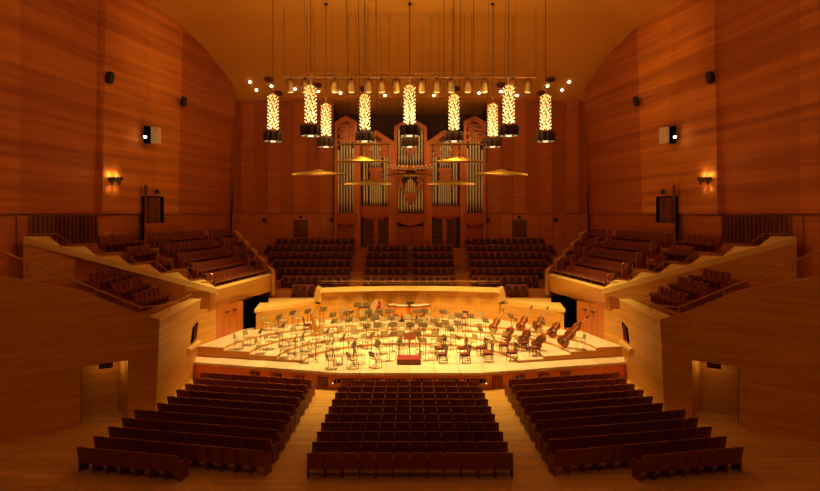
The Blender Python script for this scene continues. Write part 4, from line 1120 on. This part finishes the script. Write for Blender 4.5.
# small keyboard percussion on its frame left of the bass drum
p = hit(364.5, 314.5, .02); r = thing('glockenspiel', 'small dark keyboard percussion on a frame left of the bass drum', 'percussion', p, 0)
m_ = MB()
for i in range(12): m_.box((-.3+.055*i,0,.86), (.045,.34-.012*i,.02))
m_.build('bars', 'ebony', r); MB().box((0,0,.82), (.74,.4,.05)).build('tray', 'darkwood', r)
for sx in (-1,1):
    for sy in (-1,1): MB().tube([(sx*.33,sy*.16,.8),(sx*.33,sy*.2,0)], .018, 6).build('leg', 'dark', r)
# side drum on a low stand
p = hit(350.5, 322, .02); r = thing('snare_drum', 'small side drum lying flat on a low stand', 'drum', p, 0)
MB().lathe([(.19,.62),(.2,.63),(.2,.76),(.19,.77)], 18).build('shell', 'dark', r); MB().lathe([(.185,.765),(.02,.78)], 18).build('drum_head', 'skin', r)
for k in range(3):
    a = 2*PI*k/3; MB().tube([(.05*math.cos(a),.05*math.sin(a),.62),(.24*math.cos(a),.24*math.sin(a),.0)], .012, 6).build('leg', 'dark', r)

# conductor's podium, desk and microphone stands
pd = thing('conductor_podium', 'red-topped conductor podium at the front centre of the stage', 'podium', (-.05,29.7,ZS))
MB().box((0,0,.13), (1.2,1.0,.24)).build('box_base', 'podwood', pd); MB().box((0,0,.255), (1.2,1.0,.02)).build('carpet_top', 'podred', pd)
for sx in (-1,1):
    MB().tube([(sx*.54,.42,.26),(sx*.54,.42,1.12)], .02, 6).build('rail_post', 'dark', pd)
ds = thing('conductor_stand', 'wide reddish conductor desk behind the podium', 'music stand', (-.03,30.75,ZS), 0)
d = MB().bevbox((0,.06,1.12), (.62,.025,.36), .03, mat=Matrix.Rotation(-.35,3,'X')).build('desk', 'paper_red', ds); MB().box((0,-.03,.95), (.6,.08,.015)).build('desk_lip', 'paper_red', d)
MB().tube([(0,0,.05),(0,.05,1.05)], .022, 8).build('pole', 'dark', ds); MB().lathe([(.24,0),(.24,.03),(.04,.07)], 16).build('base', 'dark', ds)
for px, py, side in ((389.6,361,'left'),(425.6,361,'right')):
    p = hit(px, py, .01); r = thing('microphone_stand', f'slender low stand with cross foot {side} of the podium', 'stand', p, 0, 'slender stands beside the podium')
    MB().tube([(0,0,.02),(0,0,.82)], .016, 6).build('pole', 'dark', r)
    MB().tube([(-.2,0,.015),(.2,0,.015)], .018, 6).tube([(0,-.2,.015),(0,.2,.015)], .018, 6).build('cross_foot', 'dark', r)
    sx = 1 if side == 'left' else -1
    MB().tube([(0,0,.52),(-.0+sx*.22,0,.5)], .012, 6).lathe([(.03,-.05),(.035,0),(.02,.05)], 8, (sx*.24,0,.5)).build('microphone', 'dark', r)

# ---------------------------------------------------------------- lights
def area(name, loc, target, e, col, sx, sy):
    L_ = bpy.data.lights.new(name, 'AREA'); L_.energy = e; L_.color = col; L_.shape = 'RECTANGLE'; L_.size = sx; L_.size_y = sy
    o = bpy.data.objects.new(name, L_); COL.objects.link(o); o.location = loc
    o.rotation_euler = (Vector(target)-Vector(loc)).to_track_quat('-Z', 'Y').to_euler(); return o
area('house_fill', (0,18,12.8), (0,18,0), 260, (1,.5,.14), 22, 14)  # unseen fill panel added under the ceiling to lift the hall
area('rear_fill', (0,3,10.5), (0,21,-6), 310, (1,.5,.14), 22, 4)  # unseen fill added high at the rear to brighten box walls and seat backs
for x in (-4,0,4): spot('stage_wash', (x,33,12.), (x*.8,32.5,-8), 4200, WARM, 54, 1., .6)
for s in (1,-1):
    spot('wall_wash', (s*-8,29,11.6), (s*-16,36.2,10.2), 900, (1,.58,.17), 46, 1., .5)
    spot('wall_wash', (s*-9,20,12.6), (s*-17,31,7.5), 500, (1,.58,.17), 60, .9, .5)
for x in (-5,0,5): spot('organ_wash', (x,39.5,11.0), (x*.75,47,4.4), 1700, (1,.66,.25), 34, 1., .3)
w = bpy.data.worlds.new('world'); scene.world = w; w.use_nodes = True
w.node_tree.nodes['Background'].inputs[0].default_value = (.3,.10,.02,1); w.node_tree.nodes['Background'].inputs[1].default_value = .02

# ---------------------------------------------------------------- camera
cd = bpy.data.cameras.new('camera'); cam = bpy.data.objects.new('camera', cd); COL.objects.link(cam)
cd.sensor_fit = 'HORIZONTAL'; cd.sensor_width = 36.; cd.lens = 36.*F/820.
cam.location = (0,0,0); cam.rotation_euler = (PI/2,0,0)
cd.shift_y = -(245.5-214)/820.; cd.clip_start = .1; cd.clip_end = 200
scene.camera = cam
scene.view_settings.view_transform = 'Standard'
scene.view_settings.look = 'None'
